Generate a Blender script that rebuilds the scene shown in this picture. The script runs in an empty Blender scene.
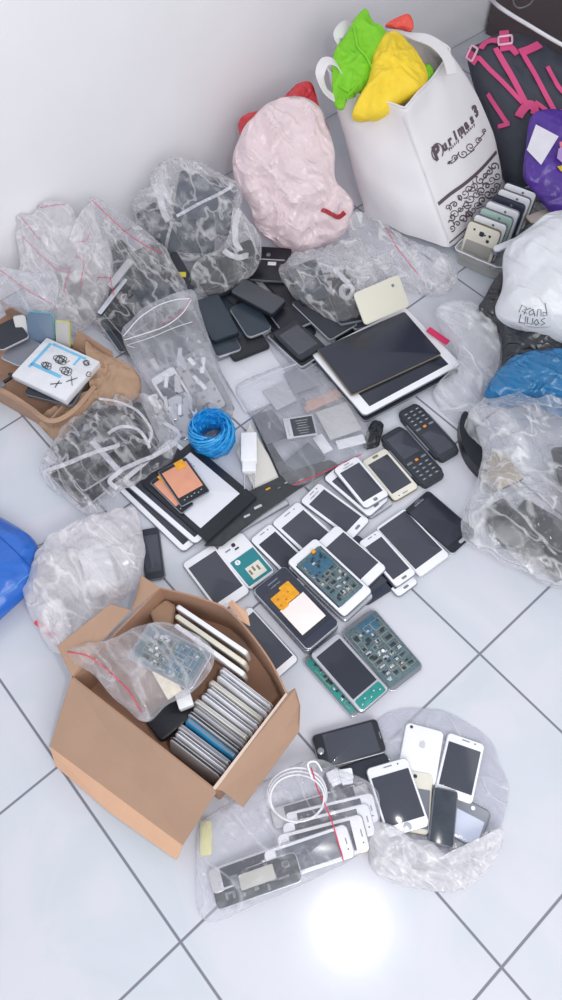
import bpy, bmesh, math, random
from mathutils import Vector, Matrix, noise
from mathutils.bvhtree import BVHTree
random.seed(7)
C = bpy.context.scene.collection
# ------------------------------------------------------------------ camera
CAM = Vector((0.567768645, -0.517378531, 1.52904025))
FPX = 737.229
R = Matrix(((0.7529258763, -0.6579116492, -0.0159651700),
            (-0.5751937171, -0.6460870183, -0.5017207915),
            (0.3197730643, 0.3869416321, -0.8648822813)))      # rows: right, down, forward
cd = bpy.data.cameras.new('camera'); cam = bpy.data.objects.new('camera', cd); C.objects.link(cam)
cd.sensor_fit = 'VERTICAL'; cd.sensor_height = 24; cd.lens = 24 * FPX / 1000; cd.clip_start = .01
M = Matrix((R[0], -R[1], -R[2])).transposed().to_4x4(); M.translation = CAM
cam.matrix_world = M
bpy.context.scene.camera = cam
HD = Vector((0.63703, 0.770839, 0)); RT = Vector((0.770839, -0.63703, 0)); UP = Vector((0, 0, 1))

def ray(x, y): return (R.transposed() @ Vector(((x - 281) / FPX, (y - 500) / FPX, 1))).normalized()
def at(x, y, z=0.0):
    d = ray(x, y); return CAM + d * ((z - CAM.z) / d.z)
def PL(x, y, z, tilt=0, side=0):
    """plane through the point over pixel (x, y) at height z, tipped towards the viewer by tilt degrees"""
    t = math.radians(tilt); s = math.radians(side)
    n = UP * math.cos(t) - HD * math.sin(t)
    n = n * math.cos(s) + RT * math.sin(s)
    return at(x, y, z), n.normalized()
def on(pl, x, y):
    d = ray(x, y); return CAM + d * ((pl[0] - CAM).dot(pl[1]) / d.dot(pl[1]))
WALL_Y = 1.2

# ------------------------------------------------------------------ materials
def lin(c):
    r = []
    for v in c[:3]:
        v = v / 255
        r.append(v / 12.92 if v <= .04045 else ((v + .055) / 1.055) ** 2.4)
    return (*r, 1)
MATS = {}
def mat(name, col, rough=.5, metal=0, spec=.5, var=0, vscale=30, bump=0, bscale=40, coat=0, trans=0):
    if name in MATS: return MATS[name]
    m = bpy.data.materials.new(name); m.use_nodes = True; nt = m.node_tree; b = nt.nodes['Principled BSDF']
    b.inputs['Base Color'].default_value = lin(col); b.inputs['Roughness'].default_value = rough
    b.inputs['Metallic'].default_value = metal; b.inputs['Specular IOR Level'].default_value = spec
    b.inputs['Coat Weight'].default_value = coat; b.inputs['Coat Roughness'].default_value = .05
    tc = nt.nodes.new('ShaderNodeTexCoord')
    if var:
        n = nt.nodes.new('ShaderNodeTexNoise'); n.inputs['Scale'].default_value = vscale; n.inputs['Detail'].default_value = 4
        nt.links.new(tc.outputs['Object'], n.inputs['Vector'])
        mx = nt.nodes.new('ShaderNodeMix'); mx.data_type = 'RGBA'
        mx.inputs[6].default_value = lin([max(0, c * (1 - var)) for c in col]); mx.inputs[7].default_value = lin([min(255, c * (1 + var)) for c in col])
        nt.links.new(n.outputs['Fac'], mx.inputs[0]); nt.links.new(mx.outputs[2], b.inputs['Base Color'])
    if bump:
        n = nt.nodes.new('ShaderNodeTexNoise'); n.inputs['Scale'].default_value = bscale; n.inputs['Detail'].default_value = 6
        n.inputs['Distortion'].default_value = .6
        nt.links.new(tc.outputs['Object'], n.inputs['Vector'])
        bp = nt.nodes.new('ShaderNodeBump'); bp.inputs['Strength'].default_value = bump; bp.inputs['Distance'].default_value = .01
        nt.links.new(n.outputs['Fac'], bp.inputs['Height']); nt.links.new(bp.outputs[0], b.inputs['Normal'])
    MATS[name] = m; return m

def plastic(name, col, lo=.12, hi=.75, scale=15, rough=.16, bump=.5, mid=.5, span=1.0):
    """thin plastic film: clear between the creases, milky on the creases and at grazing angles"""
    if name in MATS: return MATS[name]
    m = bpy.data.materials.new(name); m.use_nodes = True; nt = m.node_tree; N = nt.nodes; L = nt.links
    b = N['Principled BSDF']; out = N['Material Output']
    b.inputs['Base Color'].default_value = lin(col); b.inputs['Roughness'].default_value = rough
    b.inputs['Specular IOR Level'].default_value = 1.0
    tc0 = N.new('ShaderNodeTexCoord'); mp = N.new('ShaderNodeMapping'); mp.inputs['Scale'].default_value = (1.35, .5, .9); mp.inputs['Rotation'].default_value = (.5, .3, .9)
    L.new(tc0.outputs['Object'], mp.inputs[0])
    no = N.new('ShaderNodeTexNoise'); no.inputs['Scale'].default_value = scale; no.inputs['Detail'].default_value = 3; no.inputs['Distortion'].default_value = 1.2
    L.new(mp.outputs[0], no.inputs['Vector'])
    no2 = N.new('ShaderNodeTexNoise'); no2.inputs['Scale'].default_value = scale * .9; no2.inputs['Detail'].default_value = 2.2
    no2.inputs['Distortion'].default_value = .5
    L.new(mp.outputs[0], no2.inputs['Vector'])
    bp = N.new('ShaderNodeBump'); bp.inputs['Strength'].default_value = bump; bp.inputs['Distance'].default_value = .012
    ad = N.new('ShaderNodeMath'); ad.operation = 'ADD'; L.new(no.outputs['Fac'], ad.inputs[0])
    s0 = N.new('ShaderNodeMath'); s0.operation = 'SUBTRACT'; s0.inputs[1].default_value = .5; L.new(no2.outputs['Fac'], s0.inputs[0])
    s1 = N.new('ShaderNodeMath'); s1.operation = 'ABSOLUTE'; L.new(s0.outputs[0], s1.inputs[0])
    cr = N.new('ShaderNodeMapRange'); cr.interpolation_type = 'SMOOTHSTEP'; cr.inputs['From Min'].default_value = 0; cr.inputs['From Max'].default_value = .055 * span
    cr.inputs['To Min'].default_value = 1; cr.inputs['To Max'].default_value = 0; L.new(s1.outputs[0], cr.inputs['Value'])
    ml = N.new('ShaderNodeMath'); ml.operation = 'MULTIPLY'; ml.inputs[1].default_value = .35; L.new(cr.outputs[0], ml.inputs[0]); L.new(ml.outputs[0], ad.inputs[1])
    L.new(ad.outputs[0], bp.inputs['Height']); L.new(bp.outputs[0], b.inputs['Normal'])
    br = N.new('ShaderNodeMapRange'); br.inputs['From Min'].default_value = .5; br.inputs['From Max'].default_value = .72; br.inputs['To Min'].default_value = 0; br.inputs['To Max'].default_value = .55
    L.new(no.outputs['Fac'], br.inputs['Value'])
    bs = N.new('ShaderNodeMath'); bs.operation = 'MULTIPLY_ADD'; bs.inputs[1].default_value = .6; bs.use_clamp = True; L.new(cr.outputs[0], bs.inputs[0]); L.new(br.outputs[0], bs.inputs[2])
    mr = N.new('ShaderNodeMapRange')
    mr.inputs['To Min'].default_value = lo; mr.inputs['To Max'].default_value = hi
    L.new(bs.outputs[0], mr.inputs['Value'])
    lw = N.new('ShaderNodeLayerWeight'); lw.inputs['Blend'].default_value = .35; L.new(bp.outputs[0], lw.inputs['Normal'])
    m2 = N.new('ShaderNodeMath'); m2.operation = 'MULTIPLY'; m2.inputs[1].default_value = .42; L.new(lw.outputs['Facing'], m2.inputs[0])
    a2 = N.new('ShaderNodeMath'); a2.operation = 'ADD'; a2.use_clamp = True; L.new(mr.outputs[0], a2.inputs[0]); L.new(m2.outputs[0], a2.inputs[1])
    tr = N.new('ShaderNodeBsdfTransparent'); tr.inputs[0].default_value = (.97, .97, .98, 1)
    tl = N.new('ShaderNodeBsdfTranslucent'); tl.inputs[0].default_value = lin(col)
    mb = N.new('ShaderNodeMixShader'); mb.inputs[0].default_value = .22; L.new(b.outputs[0], mb.inputs[1]); L.new(tl.outputs[0], mb.inputs[2])
    mx = N.new('ShaderNodeMixShader'); L.new(a2.outputs[0], mx.inputs[0]); L.new(tr.outputs[0], mx.inputs[1]); L.new(mb.outputs[0], mx.inputs[2])
    L.new(mx.outputs[0], out.inputs['Surface'])
    MATS[name] = m; return m

white = mat('white_glass', (238, 240, 246), .25, coat=.4)
cream = mat('cream_plastic', (226, 224, 212), .35)
ivory = mat('ivory_plastic', (222, 219, 205), .4)
silver = mat('silver_metal', (150, 154, 164), .3, .7)
chrome = mat('bright_metal', (205, 208, 216), .25, .6)
gold = mat('gold_metal', (150, 140, 118), .3, .6)
grey = mat('grey_plastic', (120, 124, 134), .4)
screen = mat('screen_glass', (66, 70, 82), .12, spec=.6)
screen2 = mat('dark_screen_glass', (44, 49, 62), .12, spec=.6)
navy = mat('navy_plastic', (48, 54, 72), .3)
black = mat('black_plastic', (30, 34, 42), .35)
black2 = mat('matte_black_plastic', (44, 49, 58), .55)
teal_black = mat('dark_slate_plastic', (48, 60, 72), .35)
logo_m = mat('grey_print', (150, 154, 165), .4)
pcb_g = mat('green_circuit_board', (78, 100, 108), .5, var=.4, vscale=220)
pcb_b = mat('blue_circuit_board', (56, 98, 122), .45, var=.25, vscale=150)
pcb_t = mat('teal_circuit_board', (40, 140, 134), .4, var=.15, vscale=120)
teal = mat('teal_battery_wrap', (36, 132, 142), .4)
shield = mat('tin_shield', (176, 172, 160), .35, .6)
chip = mat('black_chip', (44, 54, 62), .3)
orange = mat('orange_film', (246, 160, 30), .35, var=.18, vscale=90)
copper = mat('copper_foil', (226, 160, 132), .4, .2, var=.06, vscale=40)
offwhite = mat('white_sheet', (250, 240, 238), .4)
panelw = mat('pale_panel', (222, 225, 234), .4)
card = mat('corrugated_cardboard', (168, 138, 118), .85, var=.05, vscale=14, bump=.08, bscale=60)
card_d = mat('cardboard_inner', (170, 134, 112), .9, var=.06, vscale=14)
kraft = mat('crumpled_kraft_paper', (172, 142, 118), .8, var=.1, vscale=20, bump=.5, bscale=22)
red = mat('red_zip', (214, 60, 92), .4)
pinkline = mat('faint_red_zip', (206, 120, 140), .4)
dark_pl = black2
film = plastic('clear_film', (250, 250, 254), .05, .66, 15, rough=.14, bump=.8, mid=.35, span=.75)
film2 = plastic('hazy_film', (250, 250, 253), .10, .74, 14, rough=.16, bump=.8, mid=.3, span=.75)
film3 = plastic('zip_film', (244, 245, 252), .11, .42, 9, rough=.15, bump=.45, span=.8)
milk = plastic('milky_film', (246, 244, 248), .40, .9, 16)
thin = plastic('smooth_clear_film', (222, 224, 232), .14, .34, 9, bump=.25)
pinkw = plastic('pale_pink_film', (253, 236, 240), .88, 1, 14, .35, .5)
whiteb = plastic('white_bag_film', (240, 244, 250), .93, 1, 11, .35, .45)
blueb = plastic('blue_bag_film', (40, 128, 186), .86, 1, 14, .3, .7)
blackb = plastic('black_bag_film', (38, 44, 54), .97, 1, 14, .3, .6)
redb = plastic('red_bag_film', (236, 64, 76), .85, 1, 14, .35, .4)

# ------------------------------------------------------------------ object helpers
def empty(name, label, cat, loc=(0, 0, 0), group=None):
    o = bpy.data.objects.new(name, None); C.objects.link(o); o.location = loc; o.empty_display_size = .02
    tag(o, label, cat, group); return o
def tag(o, label, cat, group=None):
    o['label'] = label; o['category'] = cat
    if group: o['group'] = group
    return o
def obj(name, bm, m, parent=None, smooth=True, world=False):
    me = bpy.data.meshes.new(name)
    bmesh.ops.recalc_face_normals(bm, faces=bm.faces[:])
    bm.to_mesh(me); bm.free(); me.materials.append(m)
    if smooth:
        me.polygons.foreach_set('use_smooth', [True] * len(me.polygons))
        me.set_sharp_from_angle(angle=math.radians(38))
    o = bpy.data.objects.new(name, me); C.objects.link(o)
    if parent is not None:
        o.parent = parent
        if world:                       # geometry given in world coordinates
            bpy.context.view_layer.update()
            o.matrix_parent_inverse = parent.matrix_world.inverted()
    return o
def slab(w, l, t, r=.008, bev=.0015, z=0, cx=0, cy=0, bm=None, n=6):
    bm = bm or bmesh.new(); r = min(r, w / 2 - .0001, l / 2 - .0001); bev = min(bev, t / 2.01, r * .9)
    def ring(ins, zz):
        vs = []
        rr = max(r - ins, .0001)
        for (sx, sy, a0) in ((1, 1, 0), (-1, 1, 90), (-1, -1, 180), (1, -1, 270)):
            ox, oy = sx * (w / 2 - r), sy * (l / 2 - r)
            for k in range(n + 1):
                a = math.radians(a0 + 90 * k / n)
                vs.append(bm.verts.new((cx + ox + rr * math.cos(a), cy + oy + rr * math.sin(a), z + zz)))
        return vs
    rs = [ring(bev, 0), ring(bev * .3, bev * .3), ring(0, bev), ring(0, t - bev), ring(bev * .3, t - bev * .3), ring(bev, t)]
    for a, b in zip(rs, rs[1:]):
        for i in range(len(a)):
            j = (i + 1) % len(a); bm.faces.new((a[i], a[j], b[j], b[i]))
    bm.faces.new(rs[0][::-1]); bm.faces.new(rs[-1]); return bm
def box(bm, cx, cy, z, w, l, t): return slab(w, l, t, .0006, .0002, z, cx, cy, bm, 1)
def tube(pts, r, bm=None, seg=6, closed=False):
    bm = bm or bmesh.new(); pts = [Vector(p) for p in pts]; n = len(pts); rings = []
    prev = None
    for i, p in enumerate(pts):
        a = pts[(i - 1) % n] if (closed or i > 0) else p; b = pts[(i + 1) % n] if (closed or i < n - 1) else p
        d = (b - a)
        if d.length < 1e-9: d = Vector((1, 0, 0))
        d.normalize()
        if prev is None:
            u = d.orthogonal().normalized()
        else:
            u = prev - d * prev.dot(d)
            if u.length < 1e-6: u = d.orthogonal()
            u.normalize()
        prev = u; v = d.cross(u)
        rr = r[i] if isinstance(r, (list, tuple)) else r
        rings.append([bm.verts.new(p + (u * math.cos(2 * math.pi * k / seg) + v * math.sin(2 * math.pi * k / seg)) * rr) for k in range(seg)])
    m = n if closed else n - 1
    for i in range(m):
        a, b = rings[i], rings[(i + 1) % n]
        for k in range(seg): bm.faces.new((a[k], a[(k + 1) % seg], b[(k + 1) % seg], b[k]))
    if not closed: bm.faces.new(rings[0][::-1]); bm.faces.new(rings[-1])
    return bm
def smooth_pts(pts, n=8, closed=False):
    pts = [Vector(p) for p in pts]; N = len(pts); res = []
    for i in range(N if closed else N - 1):
        g = lambda k: pts[k % N] if closed else pts[min(max(k, 0), N - 1)]
        p0, p1, p2, p3 = g(i - 1), g(i), g(i + 1), g(i + 2)
        for k in range(n):
            t = k / n
            res.append(.5 * ((2 * p1) + (p2 - p0) * t + (2 * p0 - 5 * p1 + 4 * p2 - p3) * t * t + (3 * p1 - p0 - 3 * p2 + p3) * t ** 3))
    if not closed: res.append(pts[-1])
    return res
def ribbon(pts, w, t, nrm, bm=None):
    """flat strap of width w and thickness t; nrm is one normal or one per point"""
    bm = bm or bmesh.new(); pts = [Vector(p) for p in pts]; rings = []
    for i, p in enumerate(pts):
        a = pts[max(i - 1, 0)]; b = pts[min(i + 1, len(pts) - 1)]; d = (b - a).normalized()
        nn = nrm[i] if isinstance(nrm, list) else nrm
        s = d.cross(nn).normalized(); n2 = s.cross(d).normalized()
        rings.append([bm.verts.new(p + s * x * w / 2 + n2 * y * t / 2) for x, y in ((-1, -1), (1, -1), (1, 1), (-1, 1))])
    for a, b in zip(rings, rings[1:]):
        for k in range(4): bm.faces.new((a[k], a[(k + 1) % 4], b[(k + 1) % 4], b[k]))
    bm.faces.new(rings[0][::-1]); bm.faces.new(rings[-1]); return bm
def sheet(pts, th, bm=None):
    """board with the corners pts (world) and thickness th"""
    bm = bm or bmesh.new(); pts = [Vector(p) for p in pts]
    n = Vector((0, 0, 0))
    for i in range(len(pts)): n += (pts[i] - pts[0]).cross(pts[(i + 1) % len(pts)] - pts[0])
    n.normalize()
    a = [bm.verts.new(p + n * th / 2) for p in pts]; b = [bm.verts.new(p - n * th / 2) for p in pts]
    bm.faces.new(a); bm.faces.new(b[::-1])
    for i in range(len(pts)): j = (i + 1) % len(pts); bm.faces.new((a[i], b[i], b[j], a[j]))
    return bm

def text_mesh(s, size, m, name, parent, mtx, ext=.0003, shear=0, space=1, bold=.02):
    cu = bpy.data.curves.new(name, 'FONT'); cu.body = s; cu.size = size; cu.extrude = ext; cu.align_x = 'CENTER'; cu.align_y = 'CENTER'
    cu.shear = shear; cu.space_character = space; cu.resolution_u = 2; cu.offset = size * bold
    t = bpy.data.objects.new(name, cu); C.objects.link(t); bpy.context.view_layer.update()
    me = bpy.data.meshes.new_from_object(t.evaluated_get(bpy.context.evaluated_depsgraph_get()))
    bpy.data.objects.remove(t); me.materials.clear(); me.materials.append(m); me.name = name
    o = bpy.data.objects.new(name, me); C.objects.link(o); o.parent = parent; o.matrix_local = mtx
    return o

def frame(q, z):
    """rectangle in the place whose corners lie under the four pixels: matrix (origin at centre of the top face), width, length"""
    if isinstance(z, tuple) and isinstance(z[0], Vector): P = [on(z, *p) for p in q]
    elif isinstance(z, (list, tuple)): P = [at(p[0], p[1], zz) for p, zz in zip(q, z)]
    else: P = [at(p[0], p[1], z) for p in q]
    TL, TR, BR, BL = P; c = (TL + TR + BR + BL) / 4
    if ((TR - TL).cross(TL - BL)).dot(CAM - c) < 0: TL, TR, BR, BL = TR, TL, BL, BR
    y = ((TL + TR) / 2 - (BL + BR) / 2); l = y.length; y.normalize()
    x = ((TR + BR) / 2 - (TL + BL) / 2); w = x.length; nrm = x.cross(y).normalized(); x = y.cross(nrm)
    w = abs(((TR + BR) / 2 - (TL + BL) / 2).dot(x))
    m = Matrix((x, y, nrm)).transposed().to_4x4(); m.translation = c
    return m, w, l

def pcb(parent, w, l, z, seed, board=None, kinds=2):
    """bare main board with shield frames and chips"""
    rr = random.Random(seed)
    bo = obj('circuit_board', slab(w * .9, l * .88, .0014, .004, .0003, z), board or pcb_g, parent)
    f = bmesh.new(); c = bmesh.new(); s = bmesh.new()
    x0, y0, x1, y1 = -w * .4, -l * .38, w * .4, l * .36
    cells = []
    def split(a, b, cc, d, n):
        if n == 0 or (cc - a < .011 and d - b < .012): cells.append((a, b, cc, d)); return
        k = rr.uniform(.38, .62)
        if (d - b) > (cc - a): mth = b + (d - b) * k; split(a, b, cc, mth, n - 1); split(a, mth, cc, d, n - 1)
        else: mth = a + (cc - a) * k; split(a, b, mth, d, n - 1); split(mth, b, cc, d, n - 1)
    split(x0, y0, x1, y1, 5)
    for (a, b, cc, d) in cells:
        g = .0008
        if rr.random() < .72:
            for (p, q2, ww, ll) in (((a + cc) / 2, b + g, cc - a - g, .0008), ((a + cc) / 2, d - g, cc - a - g, .0008),
                                    (a + g, (b + d) / 2, .0011, d - b - g), (cc - g, (b + d) / 2, .0011, d - b - g)):
                box(f, p, q2, z + .0014, ww, ll, .0013)
        for _ in range(rr.randint(1, 3)):
            cw, cl = rr.uniform(.25, .6) * (cc - a), rr.uniform(.25, .5) * (d - b)
            px = rr.uniform(a + cw / 2 + .001, cc - cw / 2 - .001); py = rr.uniform(b + cl / 2 + .001, d - cl / 2 - .001)
            box(c if rr.random() < .6 else s, px, py, z + .0014, cw, cl, rr.uniform(.0005, .0011))
    obj('shield_frame', f, shield, bo); obj('chip', c, chip, bo)
    if len(s.verts): obj('metal_component', s, chrome, bo)
    else: s.free()
    return bo

PHONE_GROUP = 'loose smartphones laid out on the tiled floor'
def phone(q, z, label, face=None, rim=None, scr=None, th=.009, home='oval', kind='smartphone', cat='phone', r=.011,
          margin=(.006, .15, .14), parts=(), group=None, seed=1, mark=None, backside=False, nm=None, grow=(1.13, 1.05)):
    face = face or white; rim = rim or silver; scr = scr or screen
    m, w, l = frame(q, z); w *= grow[0]; l *= grow[1]
    m2 = m.copy(); m2.translation = m.translation - m.col[2].xyz * th
    root = empty(nm or kind, label, cat, group=group); root.matrix_world = m2
    r = min(r, w * .22)
    obj('frame', slab(w, l, th * .82, r, th * .25), rim, root)
    obj('back_shell' if backside else 'face_plate', slab(w - .0036, l - .0036, th * .4, r - .0018, .0010, th * .6), face, root)
    T = th + .0001
    mx, mt, mb = margin
    if scr != 'none' and not backside:
        sw = w - .002 - 2 * mx * w / .06; sl = l * (1 - mt - mb); cy = (mb - mt) * l / 2
        obj('screen', slab(sw, sl, .0006, .0012, .0001, T - .0003, 0, cy), scr, root)
    if not backside:
        if home == 'oval': obj('home_button', slab(w * .22, w * .09, .0008, w * .04, .0003, T - .0003, 0, -l / 2 + mb * l * .5), rim, root)
        if home == 'round':
            obj('home_button', slab(w * .19, w * .19, .0006, w * .095, .0002, T - .0003, 0, -l / 2 + mb * l * .5), rim, root)
        if home == 'square': obj('home_button', slab(w * .15, w * .11, .0007, w * .03, .0002, T - .0003, 0, -l / 2 + mb * l * .5), rim, root)
        if home: obj('earpiece', slab(w * .2, .0022, .0006, .001, .0002, T - .0003, 0, l / 2 - mt * l * .38), grey, root)
        if home in ('oval', 'round'): obj('front_camera', slab(.003, .003, .0006, .0015, .0001, T - .0003, w * .24, l / 2 - mt * l * .4), black, root)
    if mark == 'samsung':
        text_mesh('SAMSUNG', .0065, logo_m, 'brand_mark', root, Matrix.Translation((0, l / 2 - mt * l * .74, T)), .0002)
    if 'pcb' in parts:
        pcb(root, w, l, T, seed)
    return root, w, l, T

def apple(root, s, z, cy, m):
    b = bmesh.new(); pts = []
    for k in range(48):
        a = 2 * math.pi * k / 48 + math.pi / 2
        rr = s * (.5 - .07 * math.cos(2 * a) * (1 if math.sin(a) > 0 else .6)) - s * .1 * max(0, math.cos((a - math.pi / 2) * 1)) ** 14 - s * .05 * max(0, -math.sin(a)) ** 14
        p = Vector((rr * math.cos(a), rr * math.sin(a)))
        d = p - Vector((s * .62, s * .08))
        if d.length < s * .24: p = Vector((s * .62, s * .08)) + d.normalized() * s * .24 if d.length > 1e-6 else p
        pts.append(p)
    f = [b.verts.new((p.x, p.y + cy, z + .0002)) for p in pts]; g = [b.verts.new((p.x, p.y + cy, z - .0002)) for p in pts]
    b.faces.new(f); b.faces.new(g[::-1])
    for i in range(48): j = (i + 1) % 48; b.faces.new((f[i], g[i], g[j], f[j]))
    lf = [(0.02, .5), (.1, .72), (.2, .76), (.16, .6)]
    a1 = [b.verts.new((x * s, y * s + cy, z + .0002)) for x, y in lf]; a2 = [b.verts.new((x * s, y * s + cy, z - .0002)) for x, y in lf]
    b.faces.new(a1); b.faces.new(a2[::-1])
    for i in range(4): j = (i + 1) % 4; b.faces.new((a1[i], a2[i], a2[j], a1[j]))
    obj('fruit_logo', b, m, root, smooth=False)

# ------------------------------------------------------------------ bags
BV = {}
def pillow_bm(outline, pl, up, down, amp=.008, freq=16, seed=0, pleat=0, rings=34, seg=170, power=.5, flat=2.0, centre=None, zmin=.0015, ragged=.0, key=None, sharp=0):
    P0, n = pl; u = RT - n * RT.dot(n); u.normalize(); v = n.cross(u)
    p2 = []
    for x, y in outline:
        d = on(pl, x, y) - P0; p2.append(Vector((d.dot(u), d.dot(v), 0)))
    ring = smooth_pts(p2, 10, True)
    L = [0]
    for i in range(len(ring)): L.append(L[-1] + (ring[(i + 1) % len(ring)] - ring[i]).length)
    bd = []; j = 0
    for k in range(seg):
        t = L[-1] * k / seg
        while L[j + 1] < t: j += 1
        f = (t - L[j]) / max(1e-9, L[j + 1] - L[j]); bd.append(ring[j % len(ring)].lerp(ring[(j + 1) % len(ring)], f))
    if centre: d = on(pl, *centre) - P0; c = Vector((d.dot(u), d.dot(v), 0))
    else: c = sum(bd, Vector()) / seg
    bm = bmesh.new(); off = Vector((seed * 3.17, seed * 1.71, seed * .93))
    def vert(b, s, h, edge):
        q = c + (b - c) * s
        w = P0 + u * q.x + v * q.y + n * h
        th = math.atan2(b.y - c.y, b.x - c.x)
        wob = noise.noise_vector(w * freq + off) * amp * .8
        e_ = noise.noise_vector(w * freq * .9 + off * 2) * .04
        rg = sum(a_ * (.32 - abs(noise.noise((w + e_) * freq * f_ + off * f_))) for a_, f_ in ((1.5, 1.1), (1.0, 2.1), (.42, 4.0), (.13, 7.5)))
        wob += n * rg * amp * 1.25 * (1 if h >= 0 else -1)
        if sharp:
            dd = noise.voronoi(w * freq * 1.1 + off)[0]; wob += n * (dd[1] - dd[0] - .3) * sharp * (-1 if h < 0 else 1)
        w = w + wob * (1 if not edge else .6 + ragged)
        if pleat: w += n * pleat * math.sin(th * 17 + 3 * noise.noise(w * 9 + off)) * s * (1 if h >= 0 else -1)
        w.z = max(w.z, zmin + .0008 * (h > 0)); w.y = min(w.y, WALL_Y - .004)
        return bm.verts.new(w)
    rows = []
    for k in range(rings):
        a = (k + 1) / (rings + 1) * math.pi / 2
        s = math.sin(a); h = (1 - s ** flat) ** power
        rows.append([vert(b, s, up * h, False) for b in bd])
    rows.append([vert(b, 1, 0, True) for b in bd])
    for k in range(rings - 1, -1, -1):
        a = (k + 1) / (rings + 1) * math.pi / 2
        s = math.sin(a); h = (1 - s ** flat) ** power
        rows.append([vert(b, s, -down * h - 1e-6, False) for b in bd])
    for a, b in zip(rows, rows[1:]):
        for i in range(seg): j = (i + 1) % seg; bm.faces.new((a[i], a[j], b[j], b[i]))
    t = vert(c, 0, up, False); bt = vert(c, 0, -down, False)
    for i in range(seg):
        j = (i + 1) % seg; bm.faces.new((t, rows[0][j], rows[0][i])); bm.faces.new((bt, rows[-1][i], rows[-1][j]))
    if key:
        bmesh.ops.recalc_face_normals(bm, faces=bm.faces[:]); BV[key] = BVHTree.FromBMesh(bm)
    return bm
def hit(key, x, y, lift=.001, strict=False):
    d = ray(x, y); h = BV[key].ray_cast(CAM, d)
    if h[0] is None:
        if strict: return None, None
        h2 = BV[key].find_nearest(CAM + d * 1.9); return h2[0] + h2[1] * 0, -d
    n = h[1] if h[1].dot(d) < 0 else -h[1]
    return h[0] + n * lift, n
def line_on(key, pts, r, name, m, parent, lift=.0012, n=6, seg=5):
    P = [hit(key, p.x, p.y, lift)[0] for p in smooth_pts([(x, y, 0) for x, y in pts], n)]
    return obj(name, tube(P, r, seg=seg), m, parent, world=True)
def bag(label, outline, pl, up, down, m, name='plastic_bag', cat='bag', key=None, group=None, **k):
    root = empty(name, label, cat, pl[0] - Vector((0, 0, min(down, pl[0].z))), group)
    o = obj('bag_film', pillow_bm(outline, pl, up, down, key=key or name, **k), m, root, world=True)
    return root
def loose(name, label, cat, bm, m, group=None):
    o = obj(name, bm, m); tag(o, label, cat, group); return o
# ------------------------------------------------------------------ the room
def tile_material():
    m = bpy.data.materials.new('glazed_tiles'); m.use_nodes = True; nt = m.node_tree; N = nt.nodes; L = nt.links; b = N['Principled BSDF']
    tc = N.new('ShaderNodeTexCoord'); sp = N.new('ShaderNodeSeparateXYZ'); L.new(tc.outputs['Object'], sp.inputs[0])
    def mt(op, a, b_=None, c=None):
        n = N.new('ShaderNodeMath'); n.operation = op
        for i, v in enumerate((a, b_, c)):
            if v is None: continue
            if isinstance(v, (int, float)): n.inputs[i].default_value = v
            else: L.new(v, n.inputs[i])
        return n.outputs[0]
    ds = []
    for ax in ('X', 'Y'):
        d = mt('PINGPONG', sp.outputs[ax], .2)       # distance to the next grout line, 0.4 m tiles
        ds.append(d)
    d = mt('MINIMUM', ds[0], ds[1])
    g = N.new('ShaderNodeMapRange'); g.inputs['From Min'].default_value = .0019; g.inputs['From Max'].default_value = .0031
    L.new(d, g.inputs['Value'])
    no = N.new('ShaderNodeTexNoise'); no.inputs['Scale'].default_value = 3.2; no.inputs['Detail'].default_value = 5; no.inputs['Distortion'].default_value = 1.5
    L.new(tc.outputs['Object'], no.inputs['Vector'])
    c = N.new('ShaderNodeMix'); c.data_type = 'RGBA'; c.inputs[6].default_value = lin((200, 207, 216)); c.inputs[7].default_value = lin((210, 211, 221))
    cr = N.new('ShaderNodeMapRange'); cr.inputs['From Min'].default_value = .38; cr.inputs['From Max'].default_value = .6; L.new(no.outputs['Fac'], cr.inputs['Value'])
    L.new(cr.outputs[0], c.inputs[0])
    c2 = N.new('ShaderNodeMix'); c2.data_type = 'RGBA'; L.new(g.outputs[0], c2.inputs[0]); c2.inputs[6].default_value = lin((122, 124, 136)); L.new(c.outputs[2], c2.inputs[7])
    L.new(c2.outputs[2], b.inputs['Base Color'])
    rg = N.new('ShaderNodeMapRange'); L.new(g.outputs[0], rg.inputs['Value']); rg.inputs['To Min'].default_value = .7; rg.inputs['To Max'].default_value = .19
    L.new(rg.outputs[0], b.inputs['Roughness'])
    bp = N.new('ShaderNodeBump'); bp.inputs['Strength'].default_value = .5; bp.inputs['Distance'].default_value = .001
    L.new(g.outputs[0], bp.inputs['Height']); L.new(bp.outputs[0], b.inputs['Normal'])
    return m
def struct(name, bm, m):
    o = obj(name, bm, m, smooth=False); o['kind'] = 'structure'; return o
def cube_bm(x0, x1, y0, y1, z0, z1):
    bm = bmesh.new(); bmesh.ops.create_cube(bm, size=1)
    for v in bm.verts: v.co = Vector(((x0 + x1) / 2 + v.co.x * (x1 - x0), (y0 + y1) / 2 + v.co.y * (y1 - y0), (z0 + z1) / 2 + v.co.z * (z1 - z0)))
    return bm
struct('floor', cube_bm(-2.4, 4.4, -2.8, WALL_Y, -.06, 0), tile_material())
wallm = mat('painted_wall', (243, 243, 248), .75, var=.015, vscale=5, bump=.03, bscale=14)
struct('wall_back', cube_bm(-2.4, 4.4, WALL_Y, WALL_Y + .1, -.06, 2.9), wallm)

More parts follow.
